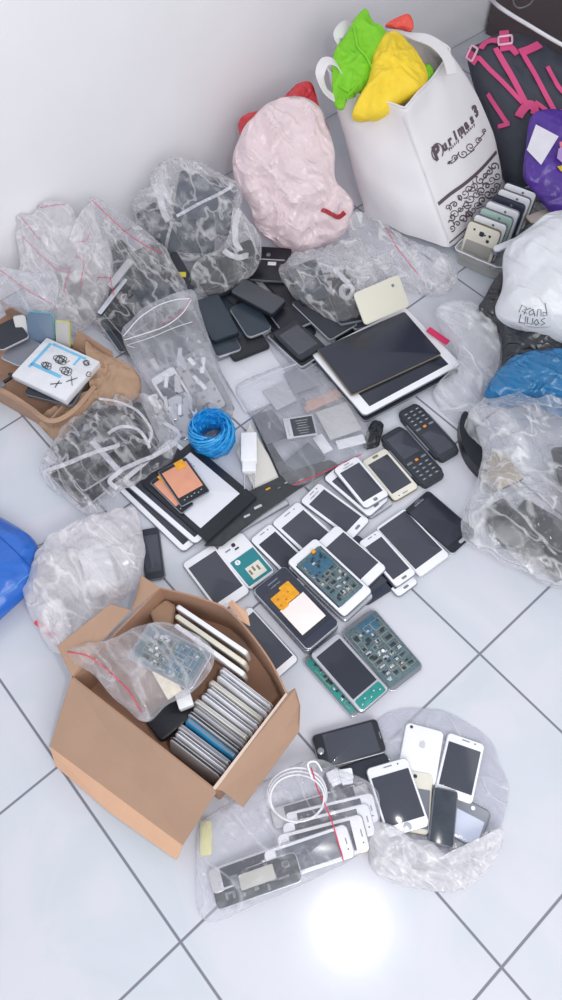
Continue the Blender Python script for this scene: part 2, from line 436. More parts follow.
# dark cupboard standing in the corner
def corner_cupboard():
    r = empty('cupboard', 'dark brown cupboard in the top right corner behind the backpack', 'cupboard', (3.4, .75, 0))
    wood = mat('dark_brown_laminate', (84, 74, 76), .45, var=.05, vscale=12)
    obj('carcass', cube_bm(-.36, .36, -.95, .43, .0, 1.6), wood, r, smooth=False)
    obj('door_panel', slab(.64, 1.3, .016, .004, .002), wood, r).matrix_local = Matrix.Translation((-.378, -.5 + .16, .85)) @ Matrix.Rotation(-math.pi / 2, 4, 'Y') @ Matrix.Identity(4)
corner_cupboard()

# light of the room: lamp close to the photographer, a bright opening to the right, soft light from all sides
def area(name, loc, target, size, power, col):
    l = bpy.data.lights.new(name, 'AREA'); l.shape = 'RECTANGLE'; l.size, l.size_y = size; l.energy = power; l.color = col
    o = bpy.data.objects.new(name, l); C.objects.link(o); o.location = loc
    o.rotation_euler = (Vector(target) - Vector(loc)).to_track_quat('-Z', 'Y').to_euler(); return o
p = bpy.data.lights.new('hand_lamp', 'POINT'); p.energy = 19; p.shadow_soft_size = .022; p.color = (1, .98, .97)
po = bpy.data.objects.new('hand_lamp', p); C.objects.link(po); po.location = (.731, -.650, 1.72)
area('window_light', (3.6, -1.2, 2.6), (1.2, .3, 0), (1.6, 1.4), 8, (.97, .98, 1))
area('rear_wall_fill', (.2, -2.1, 2.2), (1.7, 1.2, .4), (2.4, 1.4), 50, (1, .985, .98))  # fill added behind the camera to brighten the back wall, no real window
w = bpy.data.worlds.new('room_light'); bpy.context.scene.world = w; w.use_nodes = True
w.node_tree.nodes['Background'].inputs[0].default_value = (.94, .955, 1, 1); w.node_tree.nodes['Background'].inputs[1].default_value = .58
sc = bpy.context.scene; sc.view_settings.view_transform = 'Standard'; sc.view_settings.look = 'None'; sc.view_settings.gamma = 1
sc.view_settings.use_curve_mapping = False; sc.view_settings.exposure = 0.09
sc.cycles.transparent_max_bounces = 24; sc.cycles.use_denoising = True
# ------------------------------------------------------------------ smartphones laid out in the middle
G1 = 'smartphones laid out on the floor in the middle'
phone([(383,437),(398,427),(446,472),(424,490)] if 0 else [(299.3,500.7),(320.7,483.4),(367.4,520.7),(352.7,537.5)], .012, 'white smartphone with oval home button, left of the small white one lying on the stack', group=G1, mark='samsung')
phone([(335,478),(356,464),(390.5,501),(372.5,519.5)], .010, 'lowest silver-edged phone of the stack of three left of the cream phone', face=chrome, group=G1)
phone([(323.4,476.7),(345,463),(388,499),(369,515)], .0205, 'middle white phone of the stack of three left of the cream phone', group=G1)
phone([(334.8,469.2),(356,456.7),(388,494),(366,508)], .031, 'small white smartphone lying on top of the stack of three beside the cream phone', home='square', group=G1, mark='samsung')
phone([(394.7,502),(418,485),(384,450),(363.5,460)], .012, 'cream smartphone turned upside down beside the two keypad phones', face=cream, rim=gold, group=G1)
phone([(272.7,522.7),(298,502.7),(346,547),(325,570)], .010, 'white smartphone with dark screen partly under the bare board phone', margin=(.005,.16,.12), scr=screen, group=G1)
phone([(250,538.7),(271.4,525.4),(318,571),(300,588)], .010, 'white smartphone between the teal battery phone and the board phone', scr=screen2, group=G1)
# dark blue phone and the white ones over it
phone([(330,556),(354,532),(394,580),(368,609)], .010, 'dark blue rounded smartphone half under the white one', face=navy, rim=navy, scr=screen, home='oval', r=.016, group=G1)
phone([(361,551),(378,540),(418,581),(398,597)], .010, 'white smartphone lying under another white one with an oval button', group=G1)
phone([(360,542),(377,531),(416,572),(396,587)], .0205, 'white smartphone with silver oval button lying on another white one beside the blue phone', group=G1)
phone([(378,527.4),(403.4,510),(448,554),(421,577)], .010, 'large grey smartphone with white chin in a clear case', face=white, rim=chrome, scr=screen, margin=(.003,.05,.14), home=None, group=G1)
phone([(405.8,509.4),(427.4,492),(475.5,531),(453.3,554)], .010, 'black smartphone with grey rim and oblong button at the right end of the layout', face=black, rim=chrome, scr=screen2, margin=(.003,.1,.14), group=G1, mark='samsung')
# stack: shell, white phone with dark screen, board phone on top
phone([(290,567),(316,543),(372,597),(345,619)], .0205, 'silver phone frame under the phone with the bare circuit board', face=chrome, rim=silver, group=G1)
phone([(313,547),(337,526),(384,567.4),(363,591)], .031, 'white smartphone with blank white ends lying over the dark blue phone', home=None, margin=(.003,.16,.15), group=G1)
a = phone([(289,562),(315,539),(371,592),(344,614)], .0415, 'opened white smartphone with a bare blue and grey circuit board on it', scr='none', home=None, group=G1)
rt, pw, pl_, pz = a
obj('screen', slab(pw*.84, pl_*.74, .0006, .001, .0001, pz-.0003), screen, rt)
bo = pcb(rt, pw*.86, pl_*.86, pz+.001, 5, pcb_g)
sb = obj('blue_board_area', slab(pw*.62, pl_*.26, .0012, .003, .0002, pz+.0026, pw*.02, pl_*.2), pcb_b, rt)
obj('camera_module', slab(.009, .009, .004, .002, .0005, pz+.003, pw*.16, pl_*.36), orange, rt)
obj('metal_component', box(bmesh.new(), -.006, pl_*.24, pz+.0038, .008, .005, .0015), chrome, rt)
pcb_rows = bmesh.new(); rr = random.Random(2)
for k in range(10): box(pcb_rows, pw*rr.uniform(-.24,.28), pl_*rr.uniform(.1,.3), pz+.0038, rr.uniform(.003,.008), rr.uniform(.003,.008), .0012)
obj('chip', pcb_rows, chip, sb)
# phone with the teal battery
a, w_, l_, T = phone([(216.7,546.7),(242,534.7),(274,570.7),(250,589.4)], .011, 'white smartphone without its back, teal battery showing', scr='none', home=None, group=G1)
obj('battery', slab(w_*.86, l_*.56, .0012, .002, .0003, T-.0004, 0, -l_*.16), teal, a)
obj('paper_label', slab(w_*.5, l_*.26, .0004, .001, .0001, T+.0008, w_*.06, -l_*.26), cream, a)
obj('round_sticker', slab(.013, .013, .0004, .0064, .0001, T+.0008, -w_*.24, l_*.04), white, a)
text_mesh('i', .010, teal, 'sticker_sign', a, Matrix.Translation((-w_*.24, l_*.04, T+.0014)))
b_ = bmesh.new()
for i in range(3): box(b_, -w_*.12+i*w_*.14, -l_*.25+(i%2)*.004, T+.0012, w_*.07, l_*.1, .0002)
obj('print', b_, gold, a)
obj('camera_module', slab(.009, .009, .002, .003, .0004, T, 0, l_*.36), black, a)
obj('flash_window', slab(.011, .004, .0014, .001, .0004, T, w_*.02, l_*.27), black, a)
obj('speaker_slot', slab(.014, .003, .001, .001, .0003, T, -w_*.24, l_*.33), grey, a)
phone([(183.3,562.7),(212.7,546),(249,592),(219,611)], .010, 'white smartphone at the left end of the layout, behind the cardboard box', margin=(.004,.13,.15), home=None, group=G1)
phone([(228,622),(252,609),(298,660),(276,676)], .010, 'white smartphone with a reflecting screen tight against the cardboard box', scr=screen, home=None, margin=(.004,.1,.1), group=G1)
# navy phone with orange flex on a stack of phones
for k, (dz, nm_) in enumerate(((.010, 'lowest dark phone of the stack under the orange-filmed phone'), (.0205, 'second dark phone from the floor under the orange-filmed phone'), (.031, 'dark phone right under the orange-filmed phone'))):
    phone([(254+k*.4,592-k),(286,573-k),(338,628-k),(306,651-k)], dz, nm_, face=black, rim=(silver, grey, silver)[k], scr=screen2, group=G1)
a, w_, l_, T = phone([(254,588.5),(285,569),(338,624),(307.6,647)], .0415, 'navy smartphone with orange film and blank white display on top of a stack', face=navy, rim=chrome, scr='none', home=None, group=G1, mark=None)
obj('display_frame', slab(w_*.86, l_*.74, .0006, .002, .0001, T-.0003, 0, -.002), screen2, a)
obj('white_display', slab(w_*.72, l_*.40, .0010, .001, .0002, T, .001, -l_*.12), offwhite, a)
b_ = bmesh.new(); slab(w_*.62, l_*.18, .0012, .003, .0002, T, -.002, l_*.18, b_); slab(w_*.3, l_*.14, .0014, .003, .0002, T+.0001, w_*.14, l_*.24, b_); slab(w_*.22, l_*.12, .0013, .003, .0002, T+.0001, -w_*.2, l_*.12, b_)
of = obj('orange_flex', b_, orange, a)
b_ = bmesh.new()
for (x, y) in ((-.2,.2),(-.05,.14),(.1,.2),(-.24,.12)): slab(.005, .005, .0005, .0025, .0001, T+.0016, x*w_, y*l_, b_)
obj('contact_pad', b_, mat('burnt_orange_film', (206,110,50), .4), of)
obj('earpiece', slab(w_*.3, .003, .0006, .001, .0002, T-.0003, 0, l_*.42), grey, a)
text_mesh('SAMSUNG', .006, logo_m, 'brand_mark', a, Matrix.Translation((0, l_*.36, T)), .0002)
# teal-ended phones
a, w_, l_, T = phone([(303,660),(330,641),(377,693),(354,717)], .0105, 'phone shell with teal circuit board under the white-framed phone', face=grey, rim=chrome, scr='none', home=None, group=G1)
pcb(a, w_, l_, T, 11, pcb_t)
a, w_, l_, T = phone([(311,654),(338,634),(386,688),(363,713)], .0235, 'silver-framed smartphone with big dark screen and teal circuit strip at its lower end', face=chrome, rim=grey, scr=screen2, home=None, margin=(.005,.09,.2), group=G1)
obj('teal_board_end', slab(w_*.82, l_*.15, .0012, .005, .0002, T-.0002, 0, -l_*.40), pcb_t, a)
b_ = bmesh.new()
for i in range(5): box(b_, (-.3+.15*i)*w_, -l_*.4+(i%2-.5)*.006, T+.001, .004, .003, .0008)
obj('metal_component', b_, chrome, a)
a = phone([(343,627.6),(373.5,613.4),(421.5,663),(393,695)], .0115, 'opened phone showing its grey and blue circuit board, right of the silver-framed phone', face=grey, rim=chrome, scr='none', home=None, r=.014, group=G1)
rt, pw, pl_, pz = a
pcb(rt, pw*1.02, pl_*1.0, pz, 21, pcb_g)
obj('blue_board_area', slab(pw*.42, pl_*.18, .0010, .002, .0002, pz+.0014, pw*.12, pl_*.33), pcb_b, rt)
obj('round_contact', slab(.007, .007, .0018, .0034, .0002, pz+.0014, -.002, -.004), offwhite, rt)
# ------------------------------------------------------------------ keypad phones
def keypad_phone(q, z, label, flip=False):
    m, w, l = frame(q, z); w *= 1.08; l *= 1.03; th = .016; m2 = m.copy(); m2.translation = m.translation - m.col[2].xyz * th
    root = empty('keypad_phone', label, 'phone', group='rugged black keypad phones'); root.matrix_world = m2
    bmm = bmesh.new(); slab(w, l * .86, th * .8, .012, .003, 0, bm=bmm); slab(w * .86, l, th * .9, .012, .003, 0, bm=bmm)
    obj('body', bmm, black2, root)
    obj('face_plate', slab(w * .88, l * .94, th * .3, .012, .002, th * .7), mat('black_rubber', (46, 52, 60), .6), root)
    obj('screen', slab(w * .68, l * .40, .001, .002, .0002, th, 0, l * .2), screen, root)
    k = slab(.0085, .0065, .0016, .0015, .0004, th, 0, -l * .09); obj('orange_key', k, mat('orange_key_cap', (238, 140, 52), .4), root)
    for sx in (-1, 1): obj('side_key', slab(w * .2, .006, .0012, .002, .0003, th, sx * w * .28, -l * .09), grey, root)
    for r_ in range(4):
        for c_ in (-1, 0, 1):
            obj('key', slab(w * .2, .0065, .0013, .002, .0004, th, c_ * w * .25, -l * (.175 + r_ * .072)), mat('grey_key_cap', (70, 76, 86), .35), root)
    b2 = bmesh.new()
    for r_ in range(4):
        for c_ in (-1, 0, 1): slab(w * .09, .0022, .0003, .0005, .0001, th + .0013, c_ * w * .25, -l * (.175 + r_ * .072), b2)
    obj('key_print', b2, chrome, root)
    for sx in (-1, 1):
        obj('side_rail', slab(.003, l * .5, th * .6, .001, .0005, th * .2, sx * w * .49, 0), grey, root)
keypad_phone([(382.7,437),(398.5,425),(447,470),(423,491)], .016, 'black keypad phone with its keys towards the white phones')
keypad_phone([(442.7,463.4),(459,447),(416,400),(398.7,414.7)], .017, 'black keypad phone turned the other way round, nearest the clear bag')
# ------------------------------------------------------------------ tablets and pieces in the middle
def plate(name, label, cat, poly, z, th, m, r=0, group=None, parent=None):
    P = [at(x, y, z - th / 2) if not isinstance(z, (list, tuple)) else at(x, y, z[i]) for i, (x, y) in enumerate(poly)]
    bm = sheet(P, th)
    if r: bmesh.ops.bevel(bm, geom=bm.edges[:], offset=r, segments=2, affect='EDGES', clamp_overlap=True)
    o = obj(name, bm, m, parent, smooth=False)
    if label: tag(o, label, cat, group)
    return o
def tablet(q, z, label, face, rim, scr, margin=(.006, .1, .1), th=.008, home=None, r=.012, group='tablets'):
    a = phone(q, z, label, face, rim, scr, th, home, 'tablet', 'tablet', r, margin, group=group, grow=(1, 1))
    return a
# dark phones heaped behind the tablets
GD = 'dark phones heaped behind the tablets'
def dark(q, z, label, m=None, rim=None, th=.011, scr=None, **k):
    return phone(q, z, label, face=m or teal_black, rim=rim or black, th=th, scr=scr or 'none', home=None, group=GD, **k)
dark([(205,275),(232,262),(262,290),(236,305)], .018, 'black phone under the slate-grey phone in the dark heap', black)
dark([(262,276),(284,262),(318,296),(294,312)], .018, 'black phone at the bottom of the dark heap left of the knotted bag', black)
dark([(200,303),(222,292),(262,325),(240,345)], .014, 'low teal-black phone in the dark heap left of the silver-lined one', teal_black)
dark([(196,272),(216,262),(236,286),(212,300)], .030, 'black phone at the left end of the dark heap beneath the small tied bag', black)
dark([(206,330),(226,322),(240,346),(218,358)], .030, 'slate phone tucked between the zip pouch and the dark heap', teal_black, chrome)
dark([(262,300),(290,290),(312,318),(286,334)], .030, 'black phone with bright rim in the centre of the dark heap', black, chrome)
dark([(320,318),(344,306),(368,330),(345,350)], .012, 'black phone half under the tablets behind the silver-rimmed stack', black, chrome)
dark([(256,310),(280,296),(315,330),(290,346)], .014, 'black phone below the slate-grey phone in the dark heap', black)
dark([(268,336),(294,318),(330,352),(306,374)], .013, 'lowest silver-rimmed phone of the stack left of the tablets', black, chrome, th=.009)
dark([(268.5,336),(294,318.5),(328,352),(305,370)], .024, 'silver-rimmed phone, second from the floor, left of the tablets', black, chrome, th=.009)
dark([(269,336),(294,319),(325,349),(304,366)], .035, 'third silver-rimmed phone of the stack left of the tablets', black, chrome, th=.009)
dark([(275,334),(294,319.6),(321,344),(303,361)], .046, 'charcoal phone lying face up on the silver-rimmed stack', black2, black, th=.009, scr=mat('charcoal_glass', (76, 78, 88), .25))
dark([(294.5,302.7),(318,288),(354,320),(333,341)], .034, 'black phone with a bright metal edge left of the cream back cover', black2, chrome, th=.010)
dark([(232,291),(244,279),(284,299),(273,314)], .056, 'thick slate-grey phone on top of the dark heap', mat('slate_plastic', (72, 76, 84), .35), black, th=.018)
dark([(197,300),(214,296),(237,322),(214,350)], .045, 'teal-grey phone beside the clear zip pouch', teal_black, black, th=.016)
dark([(232,306),(250,300),(270,322),(250,342)], .036, 'teal-black phone with a thin bright rim at its lower end', teal_black, chrome, th=.012, r=.016)
dark([(226,342),(258,332),(268,344),(236,362)], .022, 'black open phone casing beside the white flat panel', black, black)
a, w_, l_, T = dark([(256,243),(290,252),(284,293),(253,266)], .03, 'black phone shell with white sticker in front of the pale pink bag', black, silver, th=.010)
obj('sticker', slab(.024, .014, .0004, .001, .0001, T + .0004, .004, -.002), white, a)
b_ = bmesh.new(); slab(w_ * .7, .004, .0012, .001, .0003, T, .0, .014, b_)
obj('metal_bar', b_, chrome, a); obj('screw_plate', slab(.012, .014, .0012, .004, .0003, T, -.010, .034), silver, a)

a = phone([(356,299),(397,270),(408,298),(367,332)], [.10,.12,.06,.05], 'cream back cover with camera hole leaning above the tablets', ivory, cream, backside=True, th=.006, nm='phone_back_cover', cat='phone cover', grow=(1,1.05))
obj('camera_hole', slab(.009, .009, .0008, .0044, .0002, a[3], a[1]*.30, a[2]*.26), grey, a[0])
# tablets
tablet([(314,362),(402,310),(453,364),(372,430)], .022, 'black tablet at the bottom under the white tablet', black, silver, screen2)
tablet([(312,357),(403,303),(455,358),(371,423)], .036, 'white-fronted tablet under the black one with gold edge', white, silver, screen2, (.0055, .075, .075), r=.014)
a, w_, l_, T = tablet([(317,352),(404,308),(440,353),(354,396)], .048, 'black tablet with thin gold edge lying on the white tablet', screen2, gold, 'none', r=.008)
obj('screen', slab(w_*.94, l_*.95, .0005, .004, .0001, T-.0002), mat('tablet_glass', (48, 52, 66), .16), a)
loose('red_ribbon', 'short crimson ribbon at the right edge of the white tablet', 'ribbon', sheet([at(426,331,.045), at(430,327,.05), at(450,341,.04), at(446,345,.04)], .003), mat('crimson_cloth', (200, 40, 92), .6))
# pale flat panel
a = phone([(216,361),(264,343),(296,384),(248,420)], .010, 'pale flat tablet back between the zip pouch and the component pouch', panelw, panelw, backside=True, th=.009, nm='blank_tablet', cat='tablet', grow=(1,1))
# pouch with phone components
GC = 'phone components inside the clear flat pouch'
def comp(q, z, label, m, name='battery', cat='battery', th=.004, r=.002):
    mm, w, l = frame(q, z); mm.translation = mm.translation - mm.col[2].xyz * th
    o = obj(name, slab(w, l, th, r, .0006), m); o.matrix_world = mm; tag(o, label, cat, GC); return o
a = comp([(251,417),(274,407),(287,437),(267,444)], .022, 'grey battery at the left inside the flat component pouch', mat('slate_battery', (98, 102, 112), .5))
text_mesh('BATTERY' if 0 else 'ASUS', .009, chrome, 'brand_mark', a, Matrix.Translation((0, .002, .0046)) @ Matrix.Rotation(math.radians(70), 4, 'Z'))
comp([(284,460),(308,444),(328,457),(299,477)], .020, 'dark grey board near the red zip of the component pouch', mat('steel_grey', (104, 112, 120), .5), 'metal_board', 'phone part')
comp([(283,371),(312,366),(324,384),(294,394)], .020, 'grey battery at the far end of the component pouch', mat('mid_grey', (138, 141, 152), .5))
comp([(300,402),(338,390),(344,398),(306,411)], .022, 'copper-toned foil strip in the component pouch', mat('pale_copper', (196, 160, 148), .5), 'foil_strip', 'phone part', .002)
comp([(316,412),(346,402),(362,428),(330,441)], .020, 'pale square board at the right in the component pouch', mat('pale_grey', (198, 198, 200), .5), 'pale_board', 'phone part')
comp([(262,392),(283,380),(298,402),(276,408)], .018, 'light grey frame beside the far battery in the component pouch', mat('light_grey', (186, 188, 196), .5), 'metal_bracket', 'phone part')
comp([(300,398),(305,398),(306,405),(301,406)], .025, 'small dark round speaker in the component pouch', grey, 'round_speaker', 'phone part', .003, .004)
comp([(312,438),(322,433),(333,450),(324,453)], .022, 'white flat connector strip in the component pouch', white, 'connector_strip', 'phone part', .003)
comp([(336,443),(362,432),(365,440),(340,452)], .022, 'white speckled flex piece at the red zip end of the component pouch', white, 'flex_piece', 'phone part', .003)
bag('clear flat zip pouch full of phone components with a battery lying on it', [(236,388),(268,372),(300,361),(314,366),(345,398),(368,430),(365,452),(340,467),(293,489),(270,455),(251,417)],
    PL(305,425,.012), .022, .010, thin, 'zip_pouch', 'pouch', 'comp', amp=.003, freq=22, seed=4, flat=8, sharp=.004)
line_on('comp', [(293,485),(315,476),(340,464),(361,454)], .0011, 'red_zip_line', red, bpy.data.objects['zip_pouch'])
line_on('comp', [(236,390),(268,375),(300,363)], .0007, 'pouch_edge', mat('clear_edge', (225,225,232), .3), bpy.data.objects['zip_pouch'])
mm, w_, l_ = frame([(283,419),(312.7,413.4),(318,433.4),(287.4,440)], .045)
r_ = empty('phone_battery', 'silver-framed phone battery with black label on top of the component pouch', 'battery'); mm.translation -= mm.col[2].xyz * .006; r_.matrix_world = mm
obj('cell', slab(w_, l_, .0055, .002, .0008), chrome, r_); obj('label', slab(w_*.72, l_*.84, .0004, .001, .0001, .0055, w_*.08, 0), mat('black_label', (66, 68, 74), .4), r_)
b_ = bmesh.new()
for i in range(6): box(b_, w_*(.08), l_*(-.32+.12*i), .0059, w_*(.3+.06*(i%3)), .0012, .0002)
obj('print', b_, chrome, r_)
b_ = bmesh.new()
for i in range(3): box(b_, -w_*.4, l_*(-.3+.16*i), .0055, .003, .003, .0004)
obj('contact', b_, gold, r_)
# blue roll of plastic twine
def twine():
    pl = PL(212,440,.0,6); c = at(212,434,.046); n = pl[1]
    r = empty('twine_roll', 'round ball of bright blue plastic twine with a hollow at the top', 'twine', (c.x, c.y, 0))
    u = n.orthogonal().normalized(); v = n.cross(u); bm = bmesh.new(); SU, SV = 96, 40; g = []
    for i in range(SU):
        a = 2*math.pi*i/SU; row = []
        for k in range(SV):
            b = 2*math.pi*k/SV
            mnr = .0150 + .0018*math.sin(a*5+b*9) + .0012*math.sin(-a*7+b*13) + .0015*noise.noise(Vector((math.cos(a)*3, math.sin(a)*3, b*1.3)))
            rad = .0415 + mnr*math.cos(b)
            p = c + (u*math.cos(a)+v*math.sin(a))*rad + n*mnr*2.7*math.sin(b); p.z = max(p.z, .004)
            row.append(bm.verts.new(p))
        g.append(row)
    for i in range(SU):
        for k in range(SV): bm.faces.new((g[i][k], g[(i+1)%SU][k], g[(i+1)%SU][(k+1)%SV], g[i][(k+1)%SV]))
    o = obj('wound_twine', bm, mat('blue_twine', (24, 140, 214), .3, bump=.7, bscale=70, var=.12, vscale=40), r, world=True)
    fl = bmesh.new()
    for k in range(14):
        a0 = random.random()*6.28; tl = random.uniform(-.5,.5); pts = []
        for j in range(20):
            a = a0 + j*.16; b = math.pi*.5*tl + j*.12
            rad = .0415 + .0172*math.cos(b)
            pts.append(c + (u*math.cos(a)+v*math.sin(a))*rad + n*.0172*2.7*math.sin(b))
        pts = [Vector((p.x, p.y, max(p.z, .004))) for p in pts]
        ribbon(pts, .0035, .0006, [(p-c).normalized() for p in pts], fl)
    obj('loose_strand', fl, mat('light_blue_twine', (60, 168, 230), .3), r, world=True)
twine()
# charger
def charger(q, z, label, pins=True, th=.022):
    mm, w, l = frame(q, z); mm.translation -= mm.col[2].xyz * th
    r = empty('charger_plug', label, 'charger'); r.matrix_world = mm
    obj('body', slab(w, l*.72, th, .003, .0022, 0, 0, l*.14), white, r)
    obj('plug_collar', slab(w*.84, l*.30, th*.8, .003, .002, th*.1, 0, -l*.34), white, r)
    if pins:
        for s in (-1, 1): obj('pin', tube([(s*w*.27, -l*.45, th*.5), (s*w*.27, -l*.88, th*.5)], .0021, seg=10), chrome, r)
    return r
# black plates and torn housings beside the tablets
plate('back_panel', 'beige flat panel under the white charger plug', 'panel', [(250,424),(282,478),(256,493),(236,452)], .014, .004, mat('beige_panel', (216, 214, 210), .5), .001)
charger([(240,432),(257.5,432),(256.5,471),(241.5,471)], .041, 'white charger plug with two metal pins beside the blue twine')
plate('phone_housing', 'narrow black housing strip along the component pouch', 'phone part', [(252,418),(262,428),(294,478),(290,494),(280,480)], .018, .007, black, .0015)
h = plate('tablet_housing', 'torn black tablet housing with loose flex cables next to the white phones', 'phone part', [(204,546),(243,494),(282,477),(292,470),(330,460),(340,466),(300,488),(262,514),(222,546)], .020, .006, mat('dirty_black_plastic', (50,54,58), .4, var=.3, vscale=50), .0015)
for (x, y, s, mtl, nm_) in ((247,516,.016,chrome,'metal_clip'),(258,507,.02,chrome,'metal_clip'),(268,489,.012,orange,'orange_flex'),(279,488,.008,gold,'gold_contact'),(286,483,.008,chrome,'gold_contact')):
    c = at(x, y, .0205); b_ = slab(s, s*.35, .0015, .001, .0003); bmesh.ops.rotate(b_, verts=b_.verts, matrix=Matrix.Rotation(math.radians(-12), 3, 'Z')); bmesh.ops.translate(b_, verts=b_.verts, vec=c)
    o = obj(nm_, b_, mtl, h)
phone([(212,548),(240,531),(300,493),(292,484)] if 0 else [(207,546),(222,533),(320,470),(330,480)] if 0 else [(226,541),(220,533),(284,497),(290,503)], .012, 'slim silver phone frame edge between the tablet housing and the white phones', chrome, silver, scr='none', home=None, nm='phone_chassis', cat='phone part', grow=(1,1), r=.003)
# tablets on the left, copper-backed displays
tablet([(112,483),(165,441),(240,506),(182,553)], .010, 'lower white-fronted tablet left of the blue twine', white, silver, screen2, (.0042, .06, .06), r=.014)
tablet([(119,479),(172,437),(248,499),(194,544)], .020, 'upper white-fronted tablet left of the blue twine', white, silver, screen2, (.0042, .06, .06), r=.014)
a, w_, l_, T = tablet([(142,480),(189,444),(258,494),(206,545)], .030, 'black tablet frame holding a blank white sheet', black, black, 'none', r=.004)
obj('white_sheet', slab(w_*.78, l_*.74, .001, .001, .0002, T, -.004, .006), offwhite if 0 else panelw, a)
text_mesh('|||||| |||', .009, logo_m, 'barcode', a, Matrix.Translation((w_*.22, l_*.28, T+.0012)) @ Matrix.Rotation(math.radians(-90), 4, 'Z'))
def copper_display(q, z, label):
    a, w_, l_, T = phone(q, z, label, black, silver, scr='none', home=None, th=.006, cat='phone part', nm='display_assembly', grow=(1.02, 1.02), r=.006, group='copper-backed phone displays')
    obj('copper_foil', slab(w_*.84, l_*.70, .0007, .001, .0001, T, 0, l_*.05), copper, a)
    obj('orange_flex', slab(w_*.3, l_*.2, .001, .002, .0002, T+.0008, w_*.2 , l_*.38), orange, a)
    b_ = bmesh.new()
    for i in range(6): box(b_, (-.3+.12*i)*w_, -l_*.40+(i%2)*.003, T, .004, .002, .001)
    obj('solder_pad', b_, chrome, a)
copper_display([(149,482),(163,473),(196,506),(179,511)], .039, 'copper-backed phone display, left and lower of the two')
copper_display([(158,474),(185.4,454.7),(208,490),(183,507)], .047, 'copper-backed phone display, right and upper of the two')
phone([(139,524),(159,534),(164,577),(146,579)], .010, 'small dark phone standing out between the frosted bag and the white tablets', black2, grey, scr=screen, home=None, th=.009, group=G1)
loose('cloth_scrap', 'crumpled black scrap between the tablet and the keypad phone', 'scrap', pillow_bm([(364,448),(366,436),(372,422),(384,424),(380,438),(378,447)], PL(373,440,.012), .01, .008, amp=.004, freq=60, seg=32, rings=8), black)
loose('wire_stub', 'short grey bent wire lying on the tile beside the blue bag', 'wire', tube([at(36,546,.004), at(42,544,.005), at(47,541,.004), at(51,539,.006)], .0012), grey)
# ------------------------------------------------------------------ cardboard box with phones on edge
def card_box():
    z = .12; A, B, Cc, D = at(72,677,z), at(160,588,z), at(287,694,z), at(214,789,z)
    c = (A+B+Cc+D)/4; r = empty('cardboard_box', 'open brown cardboard box with flaps folded out and phones inside', 'box', (c.x, c.y, 0))
    def dn(p, s=.0): q = p.copy(); q.z = .002; q = c + (q-c)*(1-s); q.z = .002; return q
    def wall(p, q, nm='side_wall', mtl=card_d): return obj(nm, sheet([p, q, dn(q), dn(p)], .004), mtl, r, smooth=False, world=True)
    wall(A, B); wall(Cc, D); wall(D, A)
    top = smooth_pts([B, at(178,592,z), at(200,598,z+.004), at(222,606,z), at(236,617,z-.004), at(254,638,z-.002), at(272,664,z), Cc], 4)
    bm = bmesh.new(); n = len(top); ns = Vector((1, .12, 0)).normalized()
    f = [[bm.verts.new(p + ns*s*.002) for p in top] for s in (1, -1)]
    g = [[bm.verts.new(Vector((p.x, p.y, .002)) + ns*s*.002) for p in top] for s in (1, -1)]
    for i in range(n-1):
        bm.faces.new((f[0][i], f[0][i+1], g[0][i+1], g[0][i])); bm.faces.new((f[1][i], f[1][i+1], g[1][i+1], g[1][i])); bm.faces.new((f[0][i], f[0][i+1], f[1][i+1], f[1][i]))
    obj('side_wall', bm, card_d, r, world=True)
    obj('base', sheet([dn(A)] + [Vector((p.x, p.y, .002)) for p in top] + [dn(D)], .003), card_d, r, smooth=False, world=True)
    def flap(pts, nm='flap', mtl=card, th=.004):
        bm = sheet(pts, th); bmesh.ops.bevel(bm, geom=bm.edges[:], offset=.0008, segments=1, affect='EDGES')
        return obj(nm, bm, mtl, r, smooth=False, world=True)
    # front flap, hanging out and down, with its folded outer strip
    E1, E2 = at(50,746,.055), at(183,845,.05); F1, F2 = at(56,766,.038), at(177,860,.035)
    D2 = D + (D-A).normalized()*.002
    fl = flap([A, D2, at(216,793,.118), E2, E1])
    flap([E1, E2, F2, at(110,812,.036), F1], 'flap_strip', mat('cardboard_strip', (208,168,140), .85, var=.05, vscale=14))
    flap([D, Cc, at(295,688,.125), at(300,705,.115), at(299,731,.075), at(243,807,.05), at(222,790,.11)])
    flap([A, at(96,648,z), at(131,610,z+.01), at(110,604,.15), at(57,646,.145)])
    flap([at(131,612,z), B, at(160,588,z), at(141,575,.14), at(138,592,.14)])
    flap([at(228,604,z), at(232,600,z+.012), at(247,612,z+.014), at(250,626,z+.008), at(243,622,z)], 'torn_flap', mat('cardboard_strip', (208,168,140), .85))
    w = bmesh.new()
    ribbon([D + UP*.001, (D+Cc)/2 + UP*.001, Cc + UP*.001], .006, .001, UP, w)
    obj('torn_edge', w, mat('torn_paper', (214,196,184), .9), r, world=True)
card_box()
